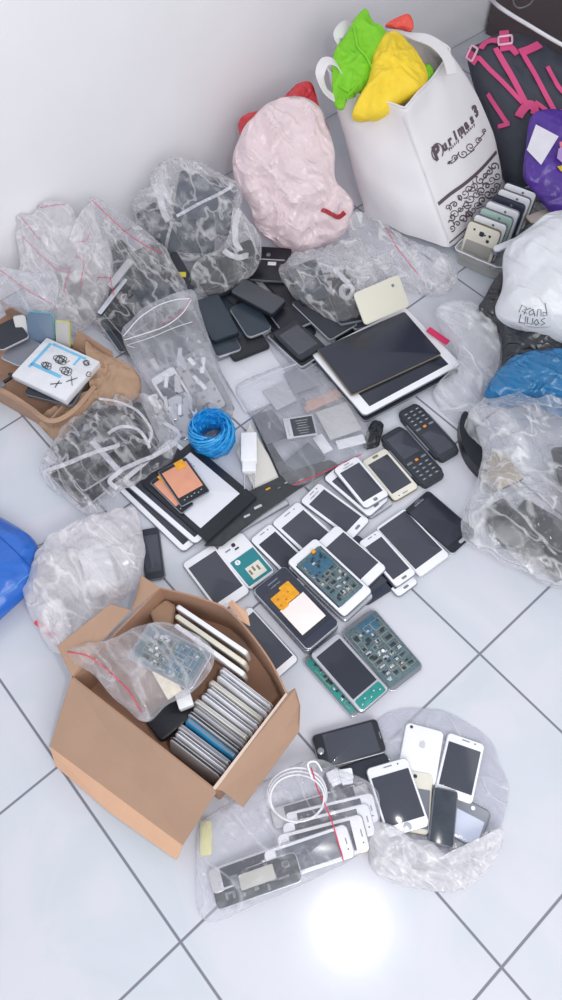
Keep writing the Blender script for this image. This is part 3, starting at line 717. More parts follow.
def standing(pL, pR, z, h, th, label, body, rim, lean=0, group='phones standing on edge in the cardboard box', scr=None, zb=.006):
    a, b = at(*pL, z), at(*pR, z); y = (b-a); l = y.length; y.normalize(); up = UP.copy()
    side = up.cross(y).normalized()
    if side.dot(CAM - a) < 0: side = -side
    up = (UP*math.cos(lean) - side*math.sin(lean)).normalized(); nn = y.cross(up)
    if nn.dot(CAM-a) < 0: y = -y; nn = -nn
    # local x = up, local y = y, local z = thickness
    x = up; zv = x.cross(y)
    m = Matrix((x, y, zv)).transposed().to_4x4(); m.translation = (a+b)/2 - up*h/2 - zv*th/2
    r = empty('smartphone', label, 'phone', group=group); r.matrix_world = m
    obj('frame', slab(h, l, th*.6, .009, .0016, th*.2), rim, r)
    obj('back_shell', slab(h-.001, l-.001, th*.34, .009, .0014, 0), body, r)
    obj('face_plate', slab(h-.001, l-.001, th*.34, .009, .0014, th*.66), body, r)
    obj('screen', slab(h*.84, l*.74, .0006, .001, .0001, th-.0002), scr or screen, r)
    return r
bluep = mat('bright_blue_plastic', (60,150,200), .3)
greyw = mat('light_grey_plastic', (190,190,194), .4)
seq = [(white,chrome),(white,silver),(ivory,greyw),(white,silver),(white,grey),(cream,chrome),(greyw,grey),(greyw,black2),(bluep,silver),(greyw,silver),(white,grey),(greyw,black2)]
words_ = ['ivory phone on edge, furthest from the open front of the box','white phone on edge, next after the ivory one','light grey phone on edge, third from the far end of the row','white phone with grey rim on edge, fourth in the row','light grey phone with darker rim on edge, fifth in the row','cream phone with brownish rim on edge, mid row in the box','mid grey phone on edge right after the cream one','light grey phone with black rim just behind the blue one','bright blue phone on edge in the cardboard box','light grey phone on edge right in front of the blue one','white phone with grey rim, last but one towards the front of the box','light grey phone with black rim at the front end of the row']
for k in range(12):
    t = k/11; f = (0, 2, -2, 1, 0, -3, 1, 0, 2, -1, 1, 0)[k]
    standing((221-50*t+f, 667+70*t), (273-51*t+f*.5, 707+69*t), .078+.0015*f, .066, .0088, words_[k], seq[k][0], seq[k][1], lean=.22)
for k in range(3):
    standing((176-1*k, 605+9.5*k), (247-1.5*k, 653+10.5*k), .100-.002*k, .07, .0095, ['white phone leaning at the far wall of the box, tightest against the cardboard','white phone leaning at the far wall of the box, between two others','white phone leaning at the far wall of the box, nearest the circuit board'][k], (white, ivory, white)[k], (white, ivory, white)[k], lean=-.1, group='white phones leaning on the far wall of the box')
a = phone([(148,716),(178,693),(196,708),(163,745)], .05, 'black phone lying at the front wall inside the cardboard box', black, black, scr='none', home=None, th=.02, group=None)
comp2 = obj('adapter', slab(.03, .036, .02, .003, .002), white); comp2.matrix_world = Matrix.Translation(at(185,701,.065)) @ Matrix.Rotation(math.radians(-20), 4, 'Z'); tag(comp2, 'small white adapter under the zip bag in the cardboard box', 'adapter')
plate('paper_shred', 'crumpled brown and cream shreds in the far corner of the box', 'shreds', [(150,612),(166,600),(176,606),(172,628),(155,626)], .07, .012, kraft, .003)
a, w_, l_, T = phone([(129,652),(150,627),(212,652),(188,691)], .115, 'opened phone with blue circuit board inside the zip bag on the box', grey, chrome, scr='none', home=None, group=None)
pcb(a, w_*.96, l_, T, 31, pcb_g); obj('blue_board_area', slab(w_*.7, l_*.36, .0012, .003, .0002, T+.0012, 0, -l_*.22), pcb_b, a)
obj('round_contact', slab(.006, .006, .0016, .003, .0002, T+.0014, 0, l_*.2), offwhite, a)
plate('flex_scrap', 'cream and yellow flex scrap below the blue board in the zip bag', 'phone part', [(152,672),(166,664),(182,690),(168,700)], .112, .006, mat('cream_scrap', (222,214,196), .5, var=.15, vscale=80), .001)
bag('clear zip bag with pink line spilling over the near-left flap of the cardboard box', [(60,650),(82,645),(110,640),(140,626),(165,622),(192,632),(212,648),(213,668),(192,692),(165,706),(146,722),(118,700),(92,674)],
    PL(150,672,.112,12), .022, .008, film3, 'zip_bag', 'bag', 'zipH', amp=.006, freq=20, seed=9, flat=4, sharp=.006)
line_on('zipH', [(68,652),(88,656),(110,672),(128,690),(142,712)], .0013, 'pink_zip_line', red, bpy.data.objects['zip_bag'])
line_on('zipH', [(75,662),(92,684),(100,702),(120,710)], .0007, 'bag_edge', mat('clear_edge', (225,225,232), .3), bpy.data.objects['zip_bag'])

# ------------------------------------------------------------------ phones on the plastic bag in the foreground
GI = 'smartphones lying on the plastic bag in the foreground'
bag('thin clear plastic bag spread under the foreground phones, its mouth gathered over them', [(362,740),(385,715),(420,708),(455,716),(490,740),(500,765),(509,790),(500,830),(480,860),(440,872),(395,860),(372,830),(364,780)],
    PL(430,790,.003), .0035, .002, plastic('thin_hazy_film', (226, 228, 238), .3, .6, 14, bump=.4), 'plastic_bag', 'bag', 'iq', amp=.002, freq=16, seed=2, flat=10)
o = obj('gathered_mouth', pillow_bm([(369,830),(376,822),(392,826),(408,836),(430,838),(448,852),(478,848),(498,826),(501,850),(486,870),(462,889),(440,892),(415,888),(388,880),(372,862)], PL(435,858,.012,10), .022, .011, amp=.009, freq=17, seed=12, flat=2.5, sharp=.008, ragged=.6, key='iqm'), plastic('gathered_film', (246, 246, 250), .45, .85, 20), bpy.data.objects['plastic_bag'], world=True)
iph = dict(home='round', group=GI, r=.010, rim=chrome)
phone([(321,772),(387,752),(395,777),(330,795)], .012, 'dark phone underneath the black landscape phone', black2, navy, scr=screen2, home=None, group=GI, grow=(1,1))
phone([(310.7,735.6),(376.5,717.8),(387,751.6),(321.4,769.4)] and [(376.5,717.8),(387,751.6),(321.4,769.4),(310.7,735.6)], .022, 'black phone lying landscape below the cardboard box', black, silver, scr=screen, margin=(.004,.1,.16), home='round', group=GI, grow=(1.03,1.02))
a = phone([(406.8,721.4),(444,732),(436,786),(396,776)], .012, 'white phone face down with a fruit logo on its back', white, chrome, backside=True, group=GI, grow=(1.02,1.02))
apple(a[0], .014, a[3]+.0002, a[2]*.16, mat('pale_silver_print', (200,202,210), .3))
obj('camera_lens', slab(.006, .006, .001, .003, .0002, a[3], -a[1]*.34, a[2]*.42), black, a[0])
phone([(449.5,734),(483.5,744),(471,802),(436,792)], .014, 'white phone with dark screen at the right of the foreground heap', white, scr=screen, margin=(.004,.15,.14), **iph)
a = phone([(408,768),(433,774),(431,838),(402,830)], .014, 'cream-backed phone with dark panel between two white-framed ones', cream, gold, backside=True, group=GI, grow=(1,1))
obj('dark_panel', slab(a[1]*.8, a[2]*.62, .0008, .002, .0002, a[3], 0, -a[2]*.1), grey, a[0]); obj('camera_lens', slab(.007, .007, .0014, .0034, .0002, a[3], -a[1]*.18, a[2]*.4), black, a[0])
a = phone([(459,786),(492,812),(478,852),(440,836)] and [(458,790),(492,816),(478,851),(444,832)], .012, 'silver-backed phone with pale panel, lowest at the right', silver, grey, backside=True, group=GI, grow=(1,1))
obj('pale_panel', slab(a[1]*.8, a[2]*.6, .0008, .002, .0002, a[3], 0, -a[2]*.12), mat('sky_panel', (206,214,234), .15), a[0]); obj('camera_lens', slab(.008, .008, .0016, .004, .0003, a[3], 0, a[2]*.36), white, a[0])
phone([(433.5,783.6),(459.4,793.2),(453,850),(429,842)], .024, 'all-black phone with cracked glass standing out in the heap', grey, grey, scr=mat('worn_glass',(58,66,76),.2,var=.2,vscale=60), home=None, margin=(.002,.03,.03), group=GI, grow=(1,1))
phone([(369.4,769.4),(404,758.7),(429,824),(388,836)], .026, 'white phone with dark screen tucked into the gathered plastic', white, scr=screen, margin=(.003,.16,.14), **iph)
# ------------------------------------------------------------------ zip bag with fanned phones
GS = 'phones fanned out in the clear zip bag'
def fan(q, label, face, rim, scr, **k):
    return phone(q, [.030,.030,.011,.011] if 0 else k.pop('zz', [.028,.028,.012,.012]), label, face, rim, scr, group=GS, grow=(1,1.0), **k)
def land(a, b, c, d): return [b, c, d, a]       # landscape: earpiece end on the right
fan(land((268,808),(366,780),(373,800),(275,830)), 'grey metal phone frame furthest back in the zip bag', greyw, silver, screen, home=None, zz=.012)
fan(land((283,812),(373,792),(380,822),(290,845)), 'white phone in the zip bag, third behind the cracked one', white, chrome, screen, home='round')
fan(land((281,823),(369,802),(376,834),(288,857)), 'white phone in the zip bag, second behind the cracked one', white, chrome, screen, home='round', zz=[.034,.034,.020,.020])
fan(land((276,835),(363,812),(370,852),(283,874)), 'white phone in the zip bag directly behind the cracked one', white, gold, screen2, home='round', zz=[.042,.042,.022,.022])
a, w_, l_, T = fan(land((262,850),(346,824),(356,855),(271,886)), 'white phone with a cracked screen in the zip bag', white, chrome, mat('cracked_screen', (92,98,108), .2, var=.25, vscale=60), home='round', zz=[.050,.050,.028,.028])
b_ = bmesh.new(); rr = random.Random(3)
for k in range(7):
    p = Vector((w_*rr.uniform(-.35,.35), -l_*.05, T+.0004)); pts = [p]; d = Vector((rr.uniform(-1,1), rr.uniform(-1,1), 0)).normalized()
    for j in range(4):
        d = (d + Vector((rr.uniform(-.5,.5), rr.uniform(-.5,.5), 0))).normalized(); q = pts[-1] + d*.011
        q.x = max(-w_*.4, min(w_*.4, q.x)); q.y = max(-l_*.34, min(l_*.3, q.y)); pts.append(q)
    tube(pts, .0003, b_, 4)
obj('crack', b_, chrome, a)
fan(land((206,868),(292,841),(300,862),(213,897)), 'silver phone frame under the bare black frame in the zip bag', greyw, chrome, screen2, home=None, zz=[.03,.03,.016,.016])
a, w_, l_, T = fan(land((208,879),(295,852.5),(304,879),(218.5,913)), 'bare black phone frame at the near-left end of the zip bag', black2, chrome, 'none', home=None, zz=[.041,.041,.012,.012])
b_ = bmesh.new(); rr = random.Random(5)
for k in range(16): box(b_, w_*rr.uniform(-.36,.36), l_*rr.uniform(-.4,.4), T, rr.uniform(.004,.012), rr.uniform(.004,.014), .0012)
obj('metal_component', b_, grey, a); obj('plate', slab(w_*.5, l_*.4, .0012, .003, .0003, T+.0012, -w_*.1, l_*.02), mat('dull_beige', (186,186,180), .5), a)
obj('sim_slot', slab(.012, .012, .001, .001, .0002, T+.0014, -w_*.24, -l_*.40), chrome, a)
# white coiled cable
def coil():
    c = at(297,794,.052); r = empty('cable_coil', 'white charging cable coiled into a ring on the zip bag phones', 'cable', (c.x, c.y, .04)); bm = bmesh.new()
    u = RT; v = HD
    for k in range(3):
        pts = []
        for j in range(40):
            a = 2*math.pi*j/40; R1 = .056 - .003*k; R2 = .047 - .003*k
            pts.append(c + u*math.cos(a)*R1 + v*math.sin(a)*R2 + UP*(.004*k + .003*math.sin(a*2+k)) - v*.004*k)
        tube(pts, .0017, bm, 6, True)
    pts = smooth_pts([at(322,771,.06), at(316,762,.07), at(308,764,.07), at(312,778,.064)], 6); tube(pts, .0019, bm, 6)
    obj('cable', bm, white, r, world=True)
coil()
charger([(326,772),(337,768),(344,782),(331,787)], .034, 'white square charger block at the top of the foreground zip bag', pins=False, th=.02)
charger([(338,768),(352,769),(355,783),(341,785)], .036, 'white rounded charger head next to the square charger block', pins=False, th=.018)
loose('yellow_card', 'pale yellow strip at the left end inside the zip bag', 'card', slab(.022, .06, .004, .004, .001), mat('pale_yellow', (226,222,160), .5)).matrix_world = Matrix.Translation(at(206,838,.012)) @ Matrix.Rotation(math.radians(-38), 4, 'Z')
bag('clear zip bag holding fanned phones and a coiled cable, in the foreground', [(203,822),(235,800),(262,782),(310,760),(335,766),(372,786),(380,805),(376,838),(355,858),(305,882),(262,902),(228,917),(204,919),(195,884),(197,850)],
    PL(285,840,.028), .034, .026, film3, 'zip_bag', 'bag', 'zipR', amp=.005, freq=18, seed=15, flat=6, sharp=.006)
line_on('zipR', [(311,768),(318,790),(328,812),(337,838),(343,860)], .0013, 'red_zip_line', red, bpy.data.objects['zip_bag.001'])
# ------------------------------------------------------------------ left: kraft box, bubble pouch, blue bag
def kraft_box():
    z = .06
    r = empty('kraft_box', 'low brown kraft box at the left edge, crumpled at its right side', 'box', at(20, 385, 0))
    P = [at(-70,352,z), at(50,420,z), at(100,362,z), at(0,300,z)]
    for a, b in ((0,1),(1,2),(2,3)):
        p, q = P[a], P[b]; obj('side_wall', sheet([p, q, Vector((q.x, q.y, .002)), Vector((p.x, p.y, .002))], .004), card, r, smooth=False, world=True)
    obj('base', sheet([Vector((p.x, p.y, .004)) for p in P], .003), card_d, r, smooth=False, world=True)
    obj('crumpled_side', pillow_bm([(36,418),(60,420),(80,402),(98,380),(104,362),(88,352),(86,340),(100,350),(122,362),(140,376),(138,398),(116,408),(96,404),(82,420),(62,442),(50,436)],
        PL(100,390,.045,20), .02, .03, amp=.008, freq=15, seed=41, sharp=.008, flat=3), kraft, r, world=True)
    obj('rim_fold', ribbon(smooth_pts([at(-40,372,z+.004), at(5,392,z), at(30,408,z-.004), at(50,421,z), at(72,412,z+.004), at(95,386,z+.006)], 5), .012, .003, (UP - HD*.4).normalized()), kraft, r, world=True)
kraft_box()
def pouch():
    q = [(12,371),(45,340),(101,357),(64,404)]; mm, w, l = frame([q[1], q[2], q[3], q[0]], .10); mm.translation -= mm.col[2].xyz*.022
    r = empty('bubble_pouch', 'silver-white flat packet with blue tape and black scribble in the kraft box', 'packet'); r.matrix_world = mm
    bm = slab(w, l, .02, .004, .003, n=3)
    obj('film', bm, mat('silvery_film', (226,228,234), .28, .15, var=.05, vscale=20, bump=.35, bscale=34), r)
    tp = mat('blue_tape', (110,186,226), .35, var=.15, vscale=30); b2 = bmesh.new()
    for (x, y, ww, ll, a) in ((-w*.02, l*.42, w*.62, .007, 0), (-w*.36, l*.1, .008, l*.62, 0), (-w*.1, -l*.12, w*.55, .010, 0), (w*.2,l*.3,.006,l*.2,0)):
        t = slab(ww, ll, .0006, .001, .0001, .0202, x, y, n=2); me = bpy.data.meshes.new('t'); t.to_mesh(me); b2.from_mesh(me); t.free(); bpy.data.meshes.remove(me)
    obj('blue_tape', b2, tp, r)
    sc_ = bmesh.new(); rr = random.Random(8)
    for (cx, cy, R_, n_) in ((-.05,.12,.018,4),(.08,.02,.016,3),(-.12,-.02,.013,3),(.2,.22,.011,2),(.3,.1,.010,1)):
        pts = []
        for j in range(14*n_):
            a = j*.47; k = R_*(.7+.4*math.sin(j*.7)); pts.append(Vector((cx*w*1.6+math.cos(a)*k+j*.0003, cy*l*1.6+math.sin(a)*k*.7, .0212)))
        tube(pts, .0009, sc_, 4)
    for a, b in (((.30,-.02),(.42,-.18)),((.40,.0),(.30,-.16)),((.12,-.34),(.26,-.22)),((.2,-.2),(.22,-.36))):
        tube([Vector((a[0]*w, a[1]*l, .0212)), Vector((b[0]*w, b[1]*l, .0212))], .001, sc_, 4)
    obj('scribble', sc_, black, r)
    b3 = bmesh.new(); slab(w*.94, l*.92, .03, .004, .002, -.032, 0, 0, b3)
pouch()
phone([(20,388),(48,362),(98,366),(66,408)], .075, 'dark device lying right under the silver packet in the kraft box', black2, silver, scr=screen2, home=None, group=None, th=.018, grow=(1,1))
phone([(-12,330),(14,316),(30,334),(0,353)], .105, 'black flat device with bright edge at the far-left edge of the kraft box', black2, chrome, scr='none', home=None, group=None, th=.008, grow=(1,1))
phone([(-8,356),(28,336),(44,346),(18,364)], .09, 'grey flat metal piece left of the silver packet', grey, chrome, scr='none', home=None, group=None, th=.006, grow=(1,1))
rr = random.Random(12)
for k in range(9):
    x, y = -8+rr.uniform(0,34), 362+rr.uniform(0,28)
    o = obj('circuit_scrap', slab(rr.uniform(.012,.03), rr.uniform(.008,.016), .005, .002, .0006, n=2), (black, grey, chrome, black2)[k%4])
    o.matrix_world = Matrix.Translation(at(x, y, .06+.003*k)) @ Matrix.Rotation(rr.uniform(0,3), 4, 'Z') @ Matrix.Rotation(rr.uniform(-.4,.4), 4, 'X')
    tag(o, 'small dark electronic scrap heaped left of the silver packet in the kraft box', 'scrap', 'electronic scraps in the kraft box')
def leaning(q, pl, label, face, rim, th=.012, nm='device_box', cat='box', scr='none', **k):
    return phone(q, pl, label, face, rim, scr=scr, th=th, home=None, nm=nm, cat=cat, grow=(1,1), **k)
leaning([(26,314),(54,311),(54,346),(28,346)], PL(40,345,.075,55), 'slate-blue case standing behind the silver packet', mat('slate_blue_plastic', (96,116,140), .4), mat('aqua_edge', (90,180,200), .4), nm='plastic_case', cat='case')
leaning([(54,318),(70,324),(70,350),(56,347)], PL(62,349,.07,55), 'grey case with yellow-green edge standing behind the silver packet', mat('warm_grey', (176,176,176), .5), mat('lime_edge', (214,214,70), .4), nm='plastic_case', cat='case')
leaning([(10,318),(26,312),(28,338),(20,340)], PL(18,340,.08,50), 'pale rounded case at the left behind the silver packet', mat('pale_warm_grey', (206,206,206), .5), silver, nm='plastic_case', cat='case')
loose('board_sheet', 'piece of tan cardboard standing between the packet and the clear bags', 'cardboard', sheet([at(72,350,.05), at(78,330,.10), at(112,352,.09), at(116,372,.04)], .004), card)
bag('clear zip bag with pink line hanging over the left rear of the kraft box', [(-20,268),(10,268),(34,274),(52,270),(58,284),(55,302),(38,318),(14,306),(-20,318)], PL(20,300,.13,35), .03, .025, film3, 'zip_bag', 'bag', 'bA', amp=.008, freq=20, seed=21, sharp=.01)
line_on('bA', [(0,270),(16,282),(34,294),(52,304)], .0011, 'pink_zip_line', pinkline, bpy.data.objects['zip_bag.002'])
# blue bag
bag('shiny royal blue bag cut off by the left edge of the picture', [(-90,500),(-40,500),(0,517),(22,530),(35,541),(38,552),(34,563),(36,572),(28,592),(0,618),(-60,655),(-110,640)], PL(0,565,.035), .05, .033, mat('royal_blue_vinyl', (36,104,200), .3, var=.05, vscale=8, coat=.3), 'blue_bag', 'bag', 'bb', amp=.006, freq=9, seed=3, flat=4)
line_on('bb', [(-4,600),(10,590),(24,578),(35,571)], .0016, 'seam', mat('light_blue_piping', (80,150,220), .3), bpy.data.objects['blue_bag'])
line_on('bb', [(0,537),(14,550),(26,562),(34,570)], .0008, 'seam', mat('dark_blue_seam', (20,70,160), .4), bpy.data.objects['blue_bag'])
# ------------------------------------------------------------------ clear bags with dark phones at the left
def fill(specs, label, grp, th=.012):
    for i, (q, pl, m_) in enumerate(specs):
        phone(q, pl, label if isinstance(label, str) else label[i], m_, (black, grey, chrome)[i % 3], scr='none', th=th, home=None, group=grp, grow=(1,1))
# bag F, tied, in front of the kraft box
fill([([(84,416),(112,398),(150,440),(118,462)], .035, black), ([(96,452),(140,430),(150,452),(112,482)], .03, black2), ([(52,452),(84,420),(118,462),(86,496)], .040, black), ([(62,470),(98,440),(124,470),(92,500)], .022, black2), ([(70,430),(100,405),(128,436),(100,460)], .055, black2),
      ([(45,474),(70,446),(106,486),(86,511)], .020, black), ([(108,410),(138,402),(160,436),(124,462)], .05, black)], 'dark phone inside the tied clear bag in front of the kraft box', 'dark phones in the tied clear bag')
fill([([(88,442),(94,438),(122,468),(116,473)], .066, chrome)], 'bright metal bar inside the tied clear bag in front of the kraft box', None, .006)
bag('tied clear plastic bag full of dark phones in front of the kraft box', [(42,470),(46,455),(60,435),(85,414),(108,396),(140,396),(162,402),(176,430),(172,456),(150,474),(122,490),(100,514),(82,510),(60,496),(44,480)], PL(100,460,.038), .045, .034, film, 'plastic_bag', 'bag', 'bF', amp=.010, freq=17, seed=5, pleat=.002, sharp=.014, ragged=.3)
hl = plastic('bag_handle_film', (240,240,246), .40, .8, 20)
def handle(key, pts, w, parent, lift=.006):
    w *= .85
    P = [];
    for p in smooth_pts([(x, y, 0) for x, y in pts], 6): P.append(hit(key, p.x, p.y, lift))
    for _ in range(4): P = [P[0]] + [((P[i-1][0]+P[i][0]+P[i+1][0])/3, (P[i-1][1]+P[i][1]+P[i+1][1])/3) for i in range(1, len(P)-1)] + [P[-1]]
    return obj('bag_handle', ribbon([a for a, b in P], w, .0016, [(b + Vector((0,0,.3))).normalized() for a, b in P]), hl, parent, world=True)
pb = bpy.data.objects['plastic_bag.001']
handle('bF', [(108,434),(118,428),(132,428),(144,436),(150,448)], .009, pb)
handle('bF', [(98,402),(118,404),(140,416),(152,432),(150,446)], .008, pb, .012)
handle('bF', [(114,488),(112,478),(124,470),(144,462),(162,452),(174,442),(174,432),(164,428)], .012, pb, .014)
handle('bF', [(46,472),(70,462),(98,452),(120,446)], .012, pb, .004)
# frosted bag G
for q, z_, lab, m_ in (([(36,606),(62,596),(72,632),(46,646)], .03, 'white adapter box at the near end inside the frosted bag', white), ([(44,560),(74,548),(90,588),(60,600)], .035, 'pale grey box in the middle of the frosted bag', greyw), ([(76,552),(106,540),(118,584),(90,596)], .035, 'white box at the right in the frosted bag', white)):
    phone(q, z_, lab, m_, m_, scr='none', th=.026, home=None, nm='adapter_box', cat='box', group=None, r=.008, grow=(1,1))
loose('red_strip', 'small crimson strip inside the frosted bag near the cardboard box', 'strip', slab(.012, .055, .004, .002, .0006), mat('crimson_plastic', (214,60,90), .4)).matrix_world = Matrix.Translation(at(45,629,.052)) @ Matrix.Rotation(math.radians(12), 4, 'Z')
bag('frosted plastic bag of white adapters left of the cardboard box', [(24,600),(26,580),(40,552),(58,534),(80,522),(110,512),(134,506),(142,528),(143,560),(138,582),(122,598),(108,618),(96,640),(62,655),(44,640)], PL(88,580,.040), .05, .038, milk, 'plastic_bag', 'bag', 'bG', amp=.009, freq=14, seed=6, pleat=.002, sharp=.012)
pb = bpy.data.objects['plastic_bag.002']
handle('bG', [(118,596),(126,602),(136,590),(138,572),(130,566)], .007, pb); handle('bG', [(104,618),(114,606),(128,600),(140,588)], .010, pb, .004)
# zip pouch E standing in front of the dark heap
comp_l = [([(146,372),(206,346),(234,412),(184,440)], PL(190,400,.012,22), mat('mid_metal', (150,152,158), .4, .4, var=.3, vscale=60), 'wide grey metal phone chassis at the rear of the tall zip pouch', .008),
          ([(148,378),(174,366),(196,402),(172,416)], PL(172,400,.035,22), white, 'white opened phone frame at the bottom of the tall zip pouch', .009),
          ([(172,372),(200,352),(222,400),(206,424)], PL(200,400,.03,22), greyw, 'light grey phone frame leaning at the right in the tall zip pouch', .009),
          ([(158,400),(188,392),(206,432),(182,440)], PL(180,420,.022,22), chrome, 'silver phone frame at the foot of the tall zip pouch', .009)]
for q, pl, m_, lab, th in comp_l: 
    a = phone(q, pl, lab, m_, grey, scr=screen if m_ is white else 'none', th=th, home=None, group='phone frames in the tall zip pouch', grow=(1,1), margin=(.006,.2,.3))
    if m_ is not white:
        b_ = bmesh.new(); rr = random.Random(len(lab))
        for k in range(14): box(b_, a[1]*rr.uniform(-.4,.4), a[2]*rr.uniform(-.44,.44), a[3], rr.uniform(.004,.012), rr.uniform(.002,.012), .0015)
        obj('metal_component', b_, grey, a[0])
rr = random.Random(77)
for k in range(28):
    x = 150+rr.uniform(0,60); y = 352+rr.uniform(0,60)+(x-150)*.1
    o = obj('metal_scrap', slab(rr.uniform(.008,.018), rr.uniform(.02,.05), .003, .001, .0004, n=2), (chrome, greyw, white, grey)[k%4])
    o.matrix_world = Matrix.Translation(on(PL(180,395,.050,22), x, y)) @ Matrix.Rotation(rr.uniform(-.9,.2), 4, 'Z') @ Matrix.Rotation(.35, 4, 'X')
    tag(o, 'small bright metal piece inside the tall zip pouch', 'phone part', 'metal pieces in the tall zip pouch')
bag('tall clear zip pouch with open mouth standing left of the dark phone heap', [(122,336),(134,318),(150,304),(168,296),(192,289),(200,310),(210,340),(222,372),(232,405),(228,430),(205,440),(180,436),(164,410),(140,372)], PL(178,385,.05,26), .026, .026, plastic('pouch_film', (222,224,232), .16, .42, 10, bump=.3), 'zip_pouch', 'pouch', 'bE', amp=.004, freq=14, seed=8, flat=5, sharp=.004)
zp = bpy.data.objects['zip_pouch.001']; ce = mat('clear_edge', (225,225,232), .3)
line_on('bE', [(124,336),(140,318),(158,306),(176,300),(190,299)], .0014, 'pouch_rim', ce, zp)
line_on('bE', [(125,340),(144,334),(166,326),(182,314),(191,300)], .0014, 'pouch_rim', ce, zp)
line_on('bE', [(124,346),(150,338),(174,328),(192,322)], .0008, 'pouch_seam', ce, zp)
line_on('bE', [(160,324),(174,318),(184,309),(191,298)], .0007, 'pink_zip_line', pinkline, zp)
# bag C dark phones
fill([([(126,322),(186,298),(206,338),(150,372)], .022, black), ([(150,340),(196,326),(206,350),(164,372)], .035, teal_black)], 'dark phone on the floor right behind the tall zip pouch', 'dark phones behind the tall zip pouch')
fill([([(82,270),(120,238),(156,272),(118,308)], PL(120,262,.085,20), black2), ([(130,250),(160,240),(184,280),(152,294)], PL(156,268,.075,24), black), ([(84,300),(110,286),(150,338),(118,352)], PL(120,318,.03,8), teal_black), ([(140,300),(172,290),(192,330),(160,346)], .03, black), ([(116,270),(146,256),(178,298),(150,316)], PL(148,290,.055,15), teal_black), ([(92,300),(118,288),(150,322),(124,338)], PL(120,315,.045,10), black),
      ([(150,262),(176,250),(198,286),(172,300)], PL(174,278,.05,15), black2), ([(104,322),(128,306),(152,342),(130,356)], .03, black)], 'dark phone inside the clear bags left of the tall zip pouch', 'dark phones in the clear bags at the wall')
fill([([(96,312),(101,316),(128,280),(124,276)], PL(110,296,.085,10), chrome), ([(106,284),(112,290),(134,262),(128,257)], PL(120,274,.105,15), greyw)], ['bright metal strip, lower of two, inside the clear bags left of the tall zip pouch', 'pale grey strip, upper of two, inside the clear bags at the wall'], None, .006)
bag('clear zip bag of dark phones with pink line, against the wall behind the pouch', [(90,198),(108,206),(132,222),(158,242),(172,262),(186,284),(190,304),(168,330),(150,352),(126,354),(106,340),(88,316),(82,290),(88,262),(100,236)], PL(135,290,.07,38), .05, .05, film, 'zip_bag', 'bag', 'bC', amp=.012, freq=14, seed=10, pleat=.002, sharp=.014)
line_on('bC', [(92,200),(108,216),(128,234),(150,248),(162,253)], .0011, 'pink_zip_line', red, bpy.data.objects['zip_bag.003'])
line_on('bC', [(96,250),(90,264),(84,278),(80,290)], .0011, 'pink_zip_line', red, bpy.data.objects['zip_bag.003'])
# bag B
fill([([(62,288),(84,276),(102,306),(82,322)], PL(82,300,.05,25), teal_black), ([(52,268),(66,262),(74,280),(60,288)], PL(62,275,.10,35), grey)], 'grey piece dimly showing inside the pale crumpled zip bags at the left wall', 'grey pieces in the pale zip bags')
bag('pale crumpled zip bags with thin pink lines, furthest left against the wall', [(20,216),(34,218),(40,206),(54,202),(68,203),(78,222),(90,206),(98,220),(106,240),(112,264),(108,292),(98,316),(82,334),(62,338),(46,322),(30,300),(22,276),(18,246)], PL(64,290,.075,45), .05, .05, milk, 'zip_bag', 'bag', 'bB', amp=.014, freq=13, seed=14, pleat=.003, sharp=.018, ragged=.2)
zb = bpy.data.objects['zip_bag.004']
for pts in ([(22,218),(30,228),(40,240)], [(40,208),(54,205),(66,204)], [(22,236),(34,248),(48,262),(60,272)], [(60,270),(70,268),(66,282),(64,292)], [(76,256),(84,262),(82,276),(80,290)], [(78,242),(86,240),(90,232)]): line_on('bB', pts, .0009, 'pink_zip_line', pinkline, zb)
# bag D
fill([([(180,164),(238,188),(228,238),(172,222)], PL(205,200,.13,45), mat('blue_slate_plastic', (66,76,94), .35)), ([(134,214),(156,200),(184,248),(164,258)], PL(160,232,.09,34), teal_black), ([(176,214),(216,222),(214,256),(176,252)], PL(198,235,.08,34), teal_black)], 'dark phone inside the upper clear bag against the wall', 'dark phones in the upper clear bag')
fill([([(216,252),(250,238),(262,262),(226,280)], PL(238,262,.07,25), black), ([(196,262),(226,250),(236,276),(208,292)], PL(214,272,.05,20), black2)], 'dark phone inside the small tied clear bag below the pale pink bag', 'dark phones in the small tied bag')
bag('clear plastic bag of dark phones highest against the wall', [(132,206),(140,192),(152,186),(154,170),(166,160),(182,158),(208,166),(236,182),(242,200),(236,220),(238,240),(220,256),(198,262),(174,258),(152,244),(136,226)], PL(188,225,.10,48), .055, .055, film2, 'plastic_bag', 'bag', 'bD', amp=.012, freq=14, seed=16, pleat=.004, sharp=.016)
pb = bpy.data.objects['plastic_bag.003']
handle('bD', [(156,184),(160,196),(164,210),(170,222)], .022, pb); handle('bD', [(160,250),(172,255),(188,258),(200,255)], .010, pb); handle('bD', [(176,216),(196,206),(216,196),(232,186)], .010, pb, .004)
bag('small tied clear bag of dark phones below the pale pink bag', [(236,206),(250,222),(260,240),(258,262),(244,280),(222,294),(204,296),(190,284),(194,266),(208,254),(222,246),(232,228)], PL(230,262,.07,30), .040, .045, film2, 'plastic_bag', 'bag', 'bD2', amp=.010, freq=18, seed=17, pleat=.004, sharp=.016)
pb = bpy.data.objects['plastic_bag.004']
handle('bD2', [(238,210),(236,224),(234,240),(240,252)], .020, pb, .008); handle('bD2', [(226,252),(236,258),(248,254)], .018, pb, .008)
loose('yellow_tag', 'small yellow tag peeking out under the upper clear bag', 'tag', sheet([at(172,272,.06), at(186,272,.06), at(186,277,.05), at(172,277,.05)], .003), mat('yellow_plastic', (214,204,60), .4))
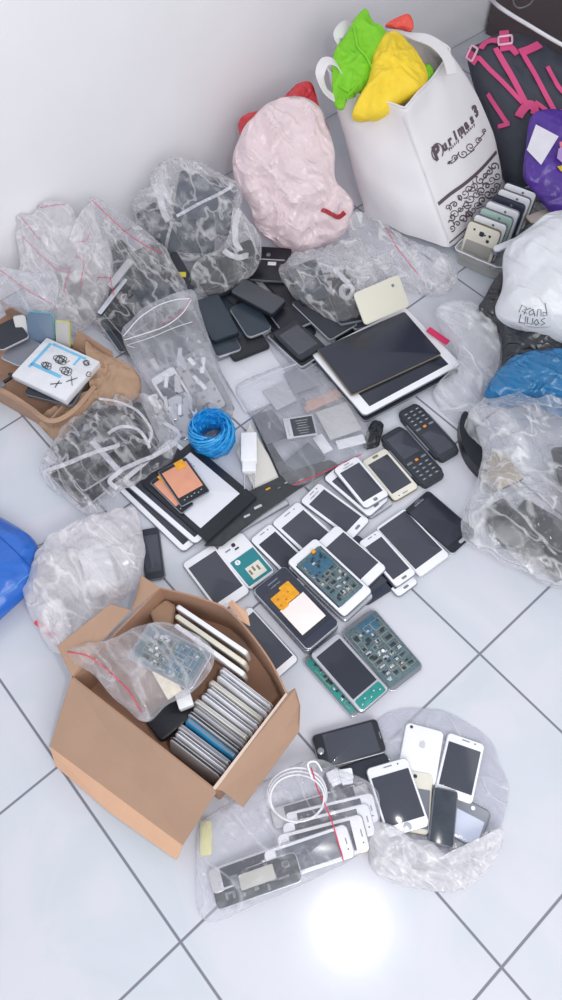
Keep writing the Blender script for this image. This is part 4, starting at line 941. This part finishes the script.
# ------------------------------------------------------------------ bags behind the tablets
fill([([(284,264),(318,262),(336,300),(300,300)], PL(312,280,.06,15), teal_black), ([(318,262),(350,280),(372,320),(336,322)], .045, black), ([(340,300),(368,290),(392,318),(352,330)], .03, black2)], 'dark phone inside the knotted clear bag behind the cream back cover', 'dark phones in the knotted clear bag')
bag('knotted clear bag over black phones behind the cream back cover', [(278,270),(288,260),(306,252),(330,248),(352,240),(372,248),(392,258),(398,272),(388,290),(372,302),(362,318),(352,328),(332,322),(308,306),(290,290)], PL(335,285,.055,15), .05, .045, film2, 'plastic_bag', 'bag', 'bJ', amp=.008, freq=17, seed=18, pleat=.008, sharp=.012, centre=(344,282))
pb = bpy.data.objects['plastic_bag.005']
def knot(key, x, y, R_, parent):
    c, n = hit(key, x, y, .012); bm = bmesh.new(); u = n.orthogonal().normalized(); v = n.cross(u)
    pts = [c + u*math.cos(a)*R_ + v*math.sin(a)*R_*1.1 + n*.004*math.sin(2*a) for a in [2*math.pi*k/24 for k in range(24)]]
    tube(pts, R_*.42, bm, 8, True)
    obj('bag_knot', bm, hl, parent, world=True)
knot('bJ', 349, 292, .016, pb); handle('bJ', [(334,270),(340,276),(346,284)], .016, pb, .012)
bag('clear zip bag with a pink line in front of the tote bag', [(350,220),(362,212),(380,222),(402,236),(428,250),(450,258),(458,276),(446,292),(424,296),(402,290),(384,276),(366,262),(352,244)], PL(405,262,.045,28), .04, .038, film2, 'zip_bag', 'bag', 'bI', amp=.009, freq=11, seed=19, sharp=.006, pleat=.003)
line_on('bI', [(386,228),(396,246),(408,262),(418,274)], .0011, 'pink_zip_line', red, bpy.data.objects['zip_bag.005'])
# pink bag and red bag
bag('bright red plastic bag mostly hidden behind the pale pink bag', [(240,122),(256,112),(276,104),(290,92),(298,83),(310,82),(318,100),(320,124),(300,150),(262,150),(244,140)], PL(285,150,.16,60), .03, .04, redb, 'red_bag', 'bag', 'bR', amp=.008, freq=18, seed=23, sharp=.012)
bag('pale pink plastic bag, bulging, left of the tote bag', [(232,158),(238,140),(250,122),(268,106),(292,98),(314,102),(326,122),(332,150),(334,180),(346,196),(352,210),(344,232),(322,246),(300,252),(276,246),(258,230),(250,206),(236,186)], PL(292,200,.12,50), .09, .07, pinkw, 'plastic_bag', 'bag', 'bK', amp=.018, freq=10, seed=24, sharp=.016, rings=44, seg=200)
pb = bpy.data.objects['plastic_bag.006']
line_on('bK', [(322,209),(330,213),(338,217),(345,212)], .007, 'red_fold', mat('deep_red_plastic', (170,44,56), .4), pb)
# frosted bag L, black, white, blue, clear bags on the right
bag('milky crumpled plastic bag right of the tablets', [(438,306),(456,300),(478,306),(494,320),(500,345),(498,368),(486,390),(478,408),(466,424),(452,424),(440,408),(434,392),(448,375),(458,356),(450,336),(436,318)], PL(470,365,.035,15), .035, .032, plastic('soft_film', (246,248,252), .14, .8, 8, bump=.5, mid=.35, span=.8), 'plastic_bag', 'bag', 'bL', amp=.008, freq=10, seed=25, sharp=.006)
bag('black plastic bag under the white written bag', [(502,272),(488,292),(476,312),(488,322),(500,330),(502,352),(506,372),(540,380),(600,372),(640,330),(600,270),(540,262)], PL(550,330,.07,10), .05, .066, blackb, 'plastic_bag', 'bag', 'bN', amp=.010, freq=14, seed=26, sharp=.014)
bag('white plastic bag with handwriting at the right edge', [(503,262),(508,244),(530,228),(548,216),(590,212),(650,240),(670,300),(640,345),(590,352),(562,344),(538,334),(516,328),(500,320),(496,308),(503,288)], PL(575,290,.15,25), .10, .06, whiteb, 'plastic_bag', 'bag', 'bM', amp=.006, freq=8, seed=27, sharp=.02, rings=40, seg=180, flat=2.6)
pb = bpy.data.objects['plastic_bag.009']
WR = {'B': [[(519,311),(522,304),(527,307),(522,310),(527,312)]], 'r': [[(524,313),(526,309),(531,307)]], 'a': [[(533,308),(529,311),(530,314),(534,312),(533,308),(535,315)]], 'n': [[(537,315),(538,308),(541,309),(541,315)]], 'd': [[(547,312),(543,311),(543,315),(547,314),(545,302)]],
      'l': [[(521,313),(519,321)]], 'u': [[(519,321),(525,322),(526,315)]], 'u2': [[(528,316),(527,322),(532,323),(533,317)]], 'o': [[(537,318),(534,321),(536,324),(539,322),(537,318)]], 's': [[(545,317),(541,319),(545,322),(541,324)]]}
bm = bmesh.new()
for k, strokes in WR.items():
    for s in strokes: tube([hit('bM', x, y+1, .0015)[0] for x, y in s], .0009, bm, 5)
obj('handwriting', bm, mat('ink', (44,46,62), .5), pb, world=True)
bag('blue plastic bag between the black bag and the big clear bag', [(484,396),(494,376),(512,360),(540,352),(580,350),(630,370),(620,405),(580,414),(556,410),(530,400),(504,402)], PL(555,385,.09,10), .045, .08, blueb, 'plastic_bag', 'bag', 'bO', amp=.009, freq=15, seed=28, sharp=.014)
fill([([(496,540),(520,524),(580,560),(556,580)], .03, black), ([(504,516),(530,500),(580,530),(562,552)], .045, black2), ([(520,560),(548,546),(610,572),(590,596)], .022, black), ([(556,452),(580,440),(610,520),(572,540)], .06, black2), ([(478,512),(504,496),(540,536),(510,548)], .035, black), ([(484,528),(500,520),(548,556),(530,570)], .02, black)], 'dark phone at the bottom of the big clear bag on the right', 'dark phones in the big clear bag')
fill([([(478,470),(496,440),(520,470),(500,500)], .03, mat('tan_plastic', (176,164,146), .5))], 'tan box showing through the big clear bag on the right', None)
bag('big crumpled clear plastic bag at the right edge', [(468,418),(484,402),(508,396),(534,398),(562,404),(610,410),(660,450),(660,540),(620,590),(580,590),(548,582),(520,568),(494,554),(470,544),(464,524),(470,500),(478,474),(482,448),(470,430)], PL(560,490,.07), .09, .066, plastic('crumpled_film', (248,249,252), .10, .78, 13, rough=.1, bump=.9, mid=.25, span=.75), 'plastic_bag', 'bag', 'bP', amp=.014, freq=11, seed=29, sharp=.024, rings=44, seg=220, pleat=.002)
def crescent():
    P = [at(x, y, .0) for x, y in smooth2([(462,418),(457,432),(460,452),(468,468),(482,482),(486,476),(480,458),(474,440),(470,424)])]
    bm = bmesh.new(); a = [bm.verts.new((p.x, p.y, .002)) for p in P]; b = [bm.verts.new((p.x*.98+.02*P[4].x, p.y*.98+.02*P[4].y, .035)) for p in P]
    bm.faces.new(a[::-1]); bm.faces.new(b)
    for i in range(len(P)): j = (i+1)%len(P); bm.faces.new((a[i], a[j], b[j], b[i]))
    bmesh.ops.bevel(bm, geom=[e for e in bm.edges if all(v.co.z > .03 for v in e.verts)], offset=.006, segments=3, affect='EDGES')
    return bm
def smooth2(p): return [(q.x, q.y) for q in smooth_pts([(x, y, 0) for x, y in p], 4, True)]
loose('curved_shell', 'black crescent-shaped plastic shell poking out beside the big clear bag', 'shell', crescent(), black)
# ------------------------------------------------------------------ tote bag
canvas = mat('white_canvas', (236, 234, 238), .85, var=.02, vscale=8, bump=.12, bscale=9)
printm = mat('brown_print', (98, 84, 92), .7)
def tote():
    F, Rr, L = at(450,248,.03), at(503,190,.035), at(362,214,.03)
    r = empty('tote_bag', 'white canvas tote bag with brown ornament print standing at the wall', 'bag', (F+Rr)/2)
    Bk = L + (Rr - F)
    tF, tR, tL = at(405,112,.36), at(452,46,.385), at(326,72,.345); tB = at(404,30,.385)
    def lerp(a, b, t): return a*(1-t) + b*t
    ROW, N = 26, 96; bm = bmesh.new(); rows = []
    rimz = []
    for i in range(ROW+1):
        t = i/ROW; cs = [lerp(F, tF, t), lerp(Rr, tR, t), lerp(Bk, tB, t), lerp(L, tL, t)]
        cen = sum(cs, Vector())/4; row = []
        for k in range(N):
            s = k/N*4; e = int(s); f = s - e
            a, b = cs[e], cs[(e+1) % 4]; p = lerp(a, b, f)
            out = (p - cen); out.z = 0; out.normalize()
            bulge = .030*math.sin(math.pi*f)*math.sin(math.pi*min(1, t*1.05+.05))**.7
            if e == 0: bulge *= .8; bulge += .012*math.sin(math.pi*t)*f       # printed face
            if e == 3: bulge *= 1.2
            rt_ = (cs[1] - cs[0]).normalized(); pull = math.sin(math.pi*min(1, .1 + t*.95))
            if e == 0: p += rt_*.045*pull*f*f
            if e == 1: p += rt_*.045*pull*(1-f)
            p = p + out*bulge
            corner = math.exp(-(min(f, 1-f)/.05)**2); p = p - out*.006*corner
            p += noise.noise_vector(p*7)*.006 + noise.noise_vector(p*16 + Vector((3, 1, 2)))*.004*(1 if e != 0 else .5)
            if t > .96: p.z += .010*math.sin(k/N*2*math.pi*3+1)
            p.y = min(p.y, WALL_Y-.006); row.append(bm.verts.new(p))
        rows.append(row)
    for a, b in zip(rows, rows[1:]):
        for k in range(N): bm.faces.new((a[k], a[(k+1) % N], b[(k+1) % N], b[k]))
    bm.faces.new(rows[0][::-1])
    bmesh.ops.recalc_face_normals(bm, faces=bm.faces[:]); BV['tote'] = BVHTree.FromBMesh(bm)
    rim = [v.co.copy() for v in rows[-1]]
    o = obj('canvas_body', bm, canvas, r, world=True)
    sol = o.modifiers.new('thickness', 'SOLIDIFY'); sol.thickness = .003; sol.offset = -1
    obj('top_hem', tube(rim, .0028, seg=8, closed=True), canvas, r, world=True)
    # seams and print
    def q(x, y, lift=.002): return hit('tote', x, y, lift, True)
    def strip(pts, w, nm, m_): 
        P = [t for t in (q(p.x, p.y) for p in smooth_pts([(x, y, 0) for x, y in pts], 6)) if t[0]]
        return obj(nm, ribbon([a for a, b in P], w, .0009, [b for a, b in P]), m_, r, world=True)
    strip([(403,116),(412,140),(424,172),(434,200),(448,240)], .004, 'side_seam', mat('canvas_seam', (222,220,226), .8))
    strip([(438,204),(450,194),(464,184),(480,170),(496,152)], .010, 'print_band', printm)
    strip([(449,243),(464,230),(482,212),(500,192)], .004, 'print_band', printm)
    # letters along the sloping line
    o0, n0 = q(434,150); o1, _ = q(470,116); u = (o1 - o0).normalized()
    def place(s, size, x, y, nm, up_px, space=1, shear=0):
        p, n = q(x, y, .002)
        if not p: return
        n = n0; a = (u - n*u.dot(n)).normalized(); b = n.cross(a)
        m4 = Matrix((a, b, n)).transposed().to_4x4(); m4.translation = p
        return text_mesh(s, size, printm, nm, r, r.matrix_world.inverted() @ m4, .0006, shear, space, .05 if size > .03 else .02)
    bpy.context.view_layer.update()
    word = 'urimas'; 
    for i, ch in enumerate(word): place(ch, .036, 444+5.4*i, 146.5-5.4*i, 'printed_letter', None)
    place('P', .052, 436.5, 153, 'printed_letter', None); place('3', .044, 475, 112, 'printed_letter', None)
    c0, nn_ = q(437,152); ue = (u - n0*u.dot(n0)).normalized(); ve = n0.cross(ue)
    obj('letter_ring', tube([c0 + ue*.022*math.cos(a_) + ve*.021*math.sin(a_) for a_ in [math.radians(-60+k_*14) for k_ in range(21)]], .0016, seg=5), printm, r, world=True)
    sm = 'Pastry & Bakery'
    for i, ch in enumerate(sm):
        if ch != ' ': place(ch, .012, 449+1.75*i, 149.5-1.75*i, 'small_printed_letter', None)
    sw = bmesh.new()
    def spiral(cx, cy, R_, turns, a0, sgn, w=.0016, tail=None):
        pts = []
        n = int(16*turns)
        for j in range(n+1):
            a = a0 + sgn*2*math.pi*turns*j/n; k = R_*(1 - .85*j/n)
            pts.append((cx + math.cos(a)*k, cy + math.sin(a)*k*.95))
        if tail: pts = [tail] + pts
        P = [t for t in (q(x, y, .0018) for x, y in pts) if t[0]]
        if len(P) < 3: return
        ribbon([a for a, b in P], w, .0007, [b for a, b in P], sw)
    # curls under the name
    for (cx, cy, R_, a0, sg, tl) in ((455,158,3.6,2.5,1,(447,164)),(463,154,5,3.6,-1,(455,160)),(470,147,5,.6,1,(463,158)),(478,141,3.6,-.4,-1,(472,150)),(484,131,2.6,1.5,1,(478,140)),(449,163,2,.5,-1,(456,160))): spiral(cx, cy, R_, 1.35, a0, sg, .0026, tl)
    obj('curl_ornament', sw, printm, r, world=True)
    sw = bmesh.new(); rr = random.Random(4)
    for i in range(10):
        t = (i+.5)/10; bx, by = 444+52*t, 203-46*t; lx, ly = 452+48*t, 238-47*t
        for j in (.22,.5,.78):
            cx = bx*(1-j)+lx*j + rr.uniform(-1,1); cy = by*(1-j)+ly*j + rr.uniform(-1,1)
            if 0 < t < 1: spiral(cx, cy, rr.uniform(3,4.8), 1.2, rr.uniform(0,6.28), rr.choice((-1,1)), .0034*rr.uniform(.7,1.3), (cx+rr.uniform(-7,7), cy+rr.uniform(-6,6)))
    obj('floral_border', sw, printm, r, world=True)
    # handles
    h = bmesh.new()
    pts = smooth_pts([at(334,98,.36), at(325,90,.385), at(320,74,.42), at(325,62,.43), at(334,62,.42), at(340,70,.39)], 6)
    ribbon(pts, .026, .003, [Vector((.2,-.3,.9)).normalized()]*len(pts), h)
    obj('handle', h, canvas, r, world=True)
    h = bmesh.new(); pts = smooth_pts([at(344,48,.40), at(338,36,.43), at(346,26,.43), at(354,28,.41)], 6); ribbon(pts, .03, .003, [Vector((.2,-.5,.8)).normalized()]*len(pts), h); obj('handle', h, canvas, r, world=True)
    h = bmesh.new(); pts = smooth_pts([at(392,30,.40), at(412,35,.42), at(432,42,.42), at(446,56,.40), at(452,74,.37)], 6); ribbon(pts, .035, .003, [Vector((.1,-.6,.75)).normalized()]*len(pts), h); obj('handle', h, canvas, r, world=True)
tote()
lime = mat('lime_fabric', (128,206,44), .7, var=.06, vscale=12, bump=.15, bscale=20); yel = mat('yellow_fabric', (248,214,58), .7, var=.04, vscale=10, bump=.15, bscale=16)
bag('yellow cloth bag stuffed into the tote bag', [(352,116),(358,100),(368,80),(376,52),(386,34),(398,34),(410,46),(422,62),(428,78),(416,96),(402,104),(384,116),(366,119)], PL(385,90,.36,25), .045, .05, yel, 'yellow_cloth', 'cloth', 'yc', amp=.008, freq=12, seed=51, sharp=.010)
bag('lime green cloth bag with pointed corner sticking out of the tote bag', [(334,104),(332,76),(334,54),(346,34),(364,10),(374,22),(386,34),(376,50),(372,70),(366,88),(350,96),(344,110)], PL(355,70,.38,35), .018, .022, lime, 'green_cloth', 'cloth', 'gc', amp=.008, freq=14, seed=52, sharp=.010, flat=3)
line_on('gc', [(354,28),(358,46),(368,62),(372,80),(366,92),(352,94),(340,86)], .004, 'strap', lime, bpy.data.objects['green_cloth'], .004)
bag('scrap of lime cloth at the right inside the tote bag', [(422,66),(430,66),(434,76),(430,84),(424,80)], PL(428,76,.35,20), .012, .012, lime, 'green_cloth', 'cloth', 'gc2', amp=.003, freq=20, seed=53)
bag('orange-red ribbon end sticking up behind the tote bag', [(386,26),(396,18),(408,14),(413,22),(411,32),(400,30)], PL(400,26,.40,50), .012, .012, mat('coral_plastic', (240,92,80), .5), 'red_ribbon', 'ribbon', 'rr', amp=.004, freq=22, seed=54)
# ------------------------------------------------------------------ tub of phones on the right
def tub():
    P = [at(454,262,.004), at(498,281,.004), at(560,232,.004), at(522,204,.004)]
    r = empty('plastic_tub', 'clear plastic tub packed with phones, right in front of the tote bag', 'tub', sum(P, Vector())/4)
    ring = lambda z, g: [Vector((p.x, p.y, z)) for p in smooth_pts([q + (q-sum(P, Vector())/4)*g for q in rounded(P)], 2, True)]
    bm = bmesh.new(); rows = [[bm.verts.new(p) for p in ring(z, g)] for z, g in ((.002,-.06),(.004,0),(.03,.02),(.055,.04),(.060,.06),(.061,.10))]
    for a, b in zip(rows, rows[1:]):
        for i in range(len(a)): j = (i+1) % len(a); bm.faces.new((a[i], a[j], b[j], b[i]))
    bm.faces.new(rows[0][::-1])
    o = obj('tub_shell', bm, plastic('tub_film', (206,208,206), .22, .4, 6, bump=.1), r, world=True); s = o.modifiers.new('thickness', 'SOLIDIFY'); s.thickness = .0012
    obj('tub_rim', tube(ring(.061,.10), .0016, closed=True), mat('clear_edge', (225,225,232), .3), r, world=True)
def rounded(P):
    out = []
    n = len(P)
    for i in range(n):
        a, b, c = P[i-1], P[i], P[(i+1) % n]; out += [b.lerp(a, .22), b.lerp(a, .05).lerp(b.lerp(c, .05), .5), b.lerp(c, .22)]
    return out
tub()
GT = 'phones standing on edge in the clear tub'
def leanphone(q, z, tilt, label, face, rim, scr='none', th=.010, **k):
    return phone(q, PL(*z, tilt, k.pop('side', 0)), label, face, rim, scr=scr, th=th, home=None, group=GT, grow=(1,1), r=.009, **k)
def tubphones():
    W = at(503,232,.12) - at(469,219,.12); w = W.length*.97; x = W.normalized(); back = Vector((-x.y, x.x, 0))
    if back.dot(HD) < 0: back = -back
    step = at(541.7,190,.12) - at(502.6,233,.12); step = step/6.6
    cols = [(ivory, gold),(white, silver),(mat('mint_edge', (170,200,190), .4), silver),(white, chrome),(navy, navy),(white, silver),(white, navy)]
    lb = ['ivory phone shell with camera holes, nearest the viewer in the clear tub','white phone directly behind the ivory shell in the clear tub','pale green-tinged phone, third in the clear tub','white phone between the pale green and the navy one in the tub','navy phone in the clear tub, between two white ones','white phone behind the navy one in the tub','white phone with navy back furthest from the viewer in the tub']
    base = (at(503,232,.12) + at(469,219,.12))/2
    for k in range(7):
        up = (UP*.96 + back*.22).normalized(); zv = x.cross(up).normalized(); xx = x
        if zv.dot(CAM - base) < 0: xx = -x; zv = -zv
        hgt = .118
        m = Matrix((xx, up, zv)).transposed().to_4x4(); m.translation = base + step*k - up*hgt/2
        r = empty('smartphone', lb[k], 'phone', group=GT); r.matrix_world = m
        obj('frame', slab(w, hgt, .011, .012, .003, -.006), cols[k][1], r)
        obj('back_shell', slab(w-.003, hgt-.003, .005, .011, .0025, .001), cols[k][0], r)
        if k == 0:
            for (x_, y_, s_) in ((-.002,.034,.014),(.022,.036,.007),(.020,.020,.009),(-.026,.040,.006),(.008,.034,.005)): obj('camera_hole', slab(s_, s_, .0006, s_*.3, .0001, .0061, x_, y_), black2, r)
            obj('battery_bay', slab(w*.8, .06, .0006, .003, .0001, .0061, 0, -.024), mat('taupe_plastic', (158,156,152), .5), r)
        else: obj('camera_hole', slab(.007, .007, .0006, .003, .0001, .0061, .01, .046), grey, r)
tubphones()
phone([(500,255),(523,222),(528,226),(506,262)], .10, 'white phone lying slantwise along the right rim of the tub', white, silver, scr='none', home=None, group=None, th=.02, grow=(1,1))
phone([(530,222),(546,200),(552,206),(540,232)], .08, 'beige phone wedged between the tub and the white written bag', mat('beige_shell', (196,184,176), .4), gold, scr='none', home=None, group=None, th=.01, grow=(1,1))
# ------------------------------------------------------------------ backpack and purple pouch
bpk = mat('charcoal_nylon', (66,70,82), .7, bump=.1, bscale=30); pk = mat('pink_webbing', (226,84,140), .6); pk2 = mat('pale_pink_plastic', (236,196,214), .4)
bag('black backpack with pink straps lying in the top right corner', [(468,56),(480,44),(500,36),(530,40),(560,56),(620,90),(630,150),(590,210),(555,215),(524,205),(505,180),(496,150),(484,110)], PL(540,130,.10,32), .07, .08, bpk, 'backpack', 'backpack', 'bp', amp=.006, freq=9, seed=61, flat=4, rings=30, seg=150)
bp_ = bpy.data.objects['backpack']
def strap(pts, w, nm='strap', m_=pk, lift=.006):
    P = [t for t in (hit('bp', p.x, p.y, lift, True) for p in smooth_pts([(x, y, 0) for x, y in pts], 5)) if t[0]]
    if len(P) < 3: return
    
    for _ in range(3): P = [P[0]] + [((P[i-1][0]+P[i][0]+P[i+1][0])/3, (P[i-1][1]+P[i][1]+P[i+1][1])/3) for i in range(1, len(P)-1)] + [P[-1]]
    nn = [b for a, b in P]
    return obj(nm, ribbon([a for a, b in P], w, .003, nn), m_, bp_, world=True)
for pts, w_ in (([(479,58),(492,72),(508,88),(522,104)], .012), ([(495,50),(504,64),(514,82),(527,108)], .016), ([(519,50),(530,68),(542,90),(555,114)], .014), ([(489,94),(496,106),(503,117),(508,124)], .012), ([(499,127),(504,126),(510,124)], .012),
                ([(481,50),(486,44),(496,42),(508,46),(516,56)], .018), ([(504,28),(504,38),(505,52)], .028), ([(466,50),(470,54),(478,62)], .026), ([(534,103),(540,107),(549,114)], .012), ([(547,68),(552,78),(558,88),(566,96)], .012), ([(553,115),(560,114),(570,112)], .020)): strap(pts, w_)
strap([(518,118),(523,110),(529,105),(534,110),(533,116)], .026, 'strap_bow'); strap([(521,54),(531,50),(539,46)], .026, 'strap_end')
def buckle(x, y, s, a):
    c, n = hit('bp', x, y, .010); u = (RT*math.cos(a) + HD*math.sin(a)); u = (u - n*u.dot(n)).normalized(); v = n.cross(u)
    P = [c + u*s*i + v*s*.8*j for i, j in ((-1,-1),(1,-1),(1,1),(-1,1))]; obj('buckle', tube([p for p in rounded(P)], .0035, closed=True), pk2, bp_, world=True)
buckle(505,43,.020,-.1); buckle(474,54,.018,.5)
bag('purple plastic pouch with a white label at the right edge', [(530,118),(545,110),(572,112),(600,130),(600,190),(575,214),(552,212),(538,196),(524,176),(526,146)], PL(560,170,.16,35), .035, .04, mat('purple_foil', (84,54,150), .3, var=.12, vscale=14, bump=.3, bscale=22), 'purple_pouch', 'pouch', 'pp', amp=.004, freq=12, seed=63, sharp=.01)
pp = bpy.data.objects['purple_pouch']
def decal(key, poly, nm, m_, parent, lift=.002, th=.0008):
    P = [hit(key, x, y, lift) for x, y in poly]; c = sum((a for a, b in P), Vector())/len(P); n = sum((b for a, b in P), Vector()).normalized()
    return obj(nm, sheet([a - n*((a-c).dot(n)) for a, b in P], th), m_, parent, smooth=False, world=True)
decal('pp', [(536,127),(557,141),(542,166),(529,152)], 'white_label', mat('creased_label', (224,222,232), .6, var=.06, vscale=30), pp, .016)
decal('pp', [(555,160),(558,151),(562,148),(568,150),(570,160),(562,166)], 'logo_patch', mat('lilac_print', (170,140,200), .5), pp, .016)
decal('pp', [(559,143),(566,142),(568,148),(560,149)], 'logo_patch', mat('rose_print', (230,130,150), .5), pp, .005)
decal('pp', [(556,167),(562,166),(570,170),(568,174),(560,172)], 'logo_patch', mat('mustard_print', (206,180,50), .5), pp, .005)
# white cord hanging across the corner
pts = smooth_pts([at(486,-8,.50), at(496,4,.42), at(510,14,.38), at(530,26,.34), at(550,38,.31), at(575,52,.28)], 8)
loose('power_cord', 'thick white cord running across the dark cupboard', 'cord', tube(pts, .0055, seg=8), white)
pts = smooth_pts([at(513,-6,.5), at(514,4,.46), at(520,8,.44), at(530,4,.46), at(536,-6,.5)], 6)
loose('power_cord', 'thin grey wire loop at the top edge in front of the cupboard', 'wire', tube(pts, .002, seg=6), grey)
pts = smooth_pts([at(553,78,.22), at(558,84,.21), at(566,90,.20), at(580,96,.2)], 6)
loose('power_cord', 'short white cord end at the right edge beside the backpack', 'cord', tube(pts, .006, seg=8), white)
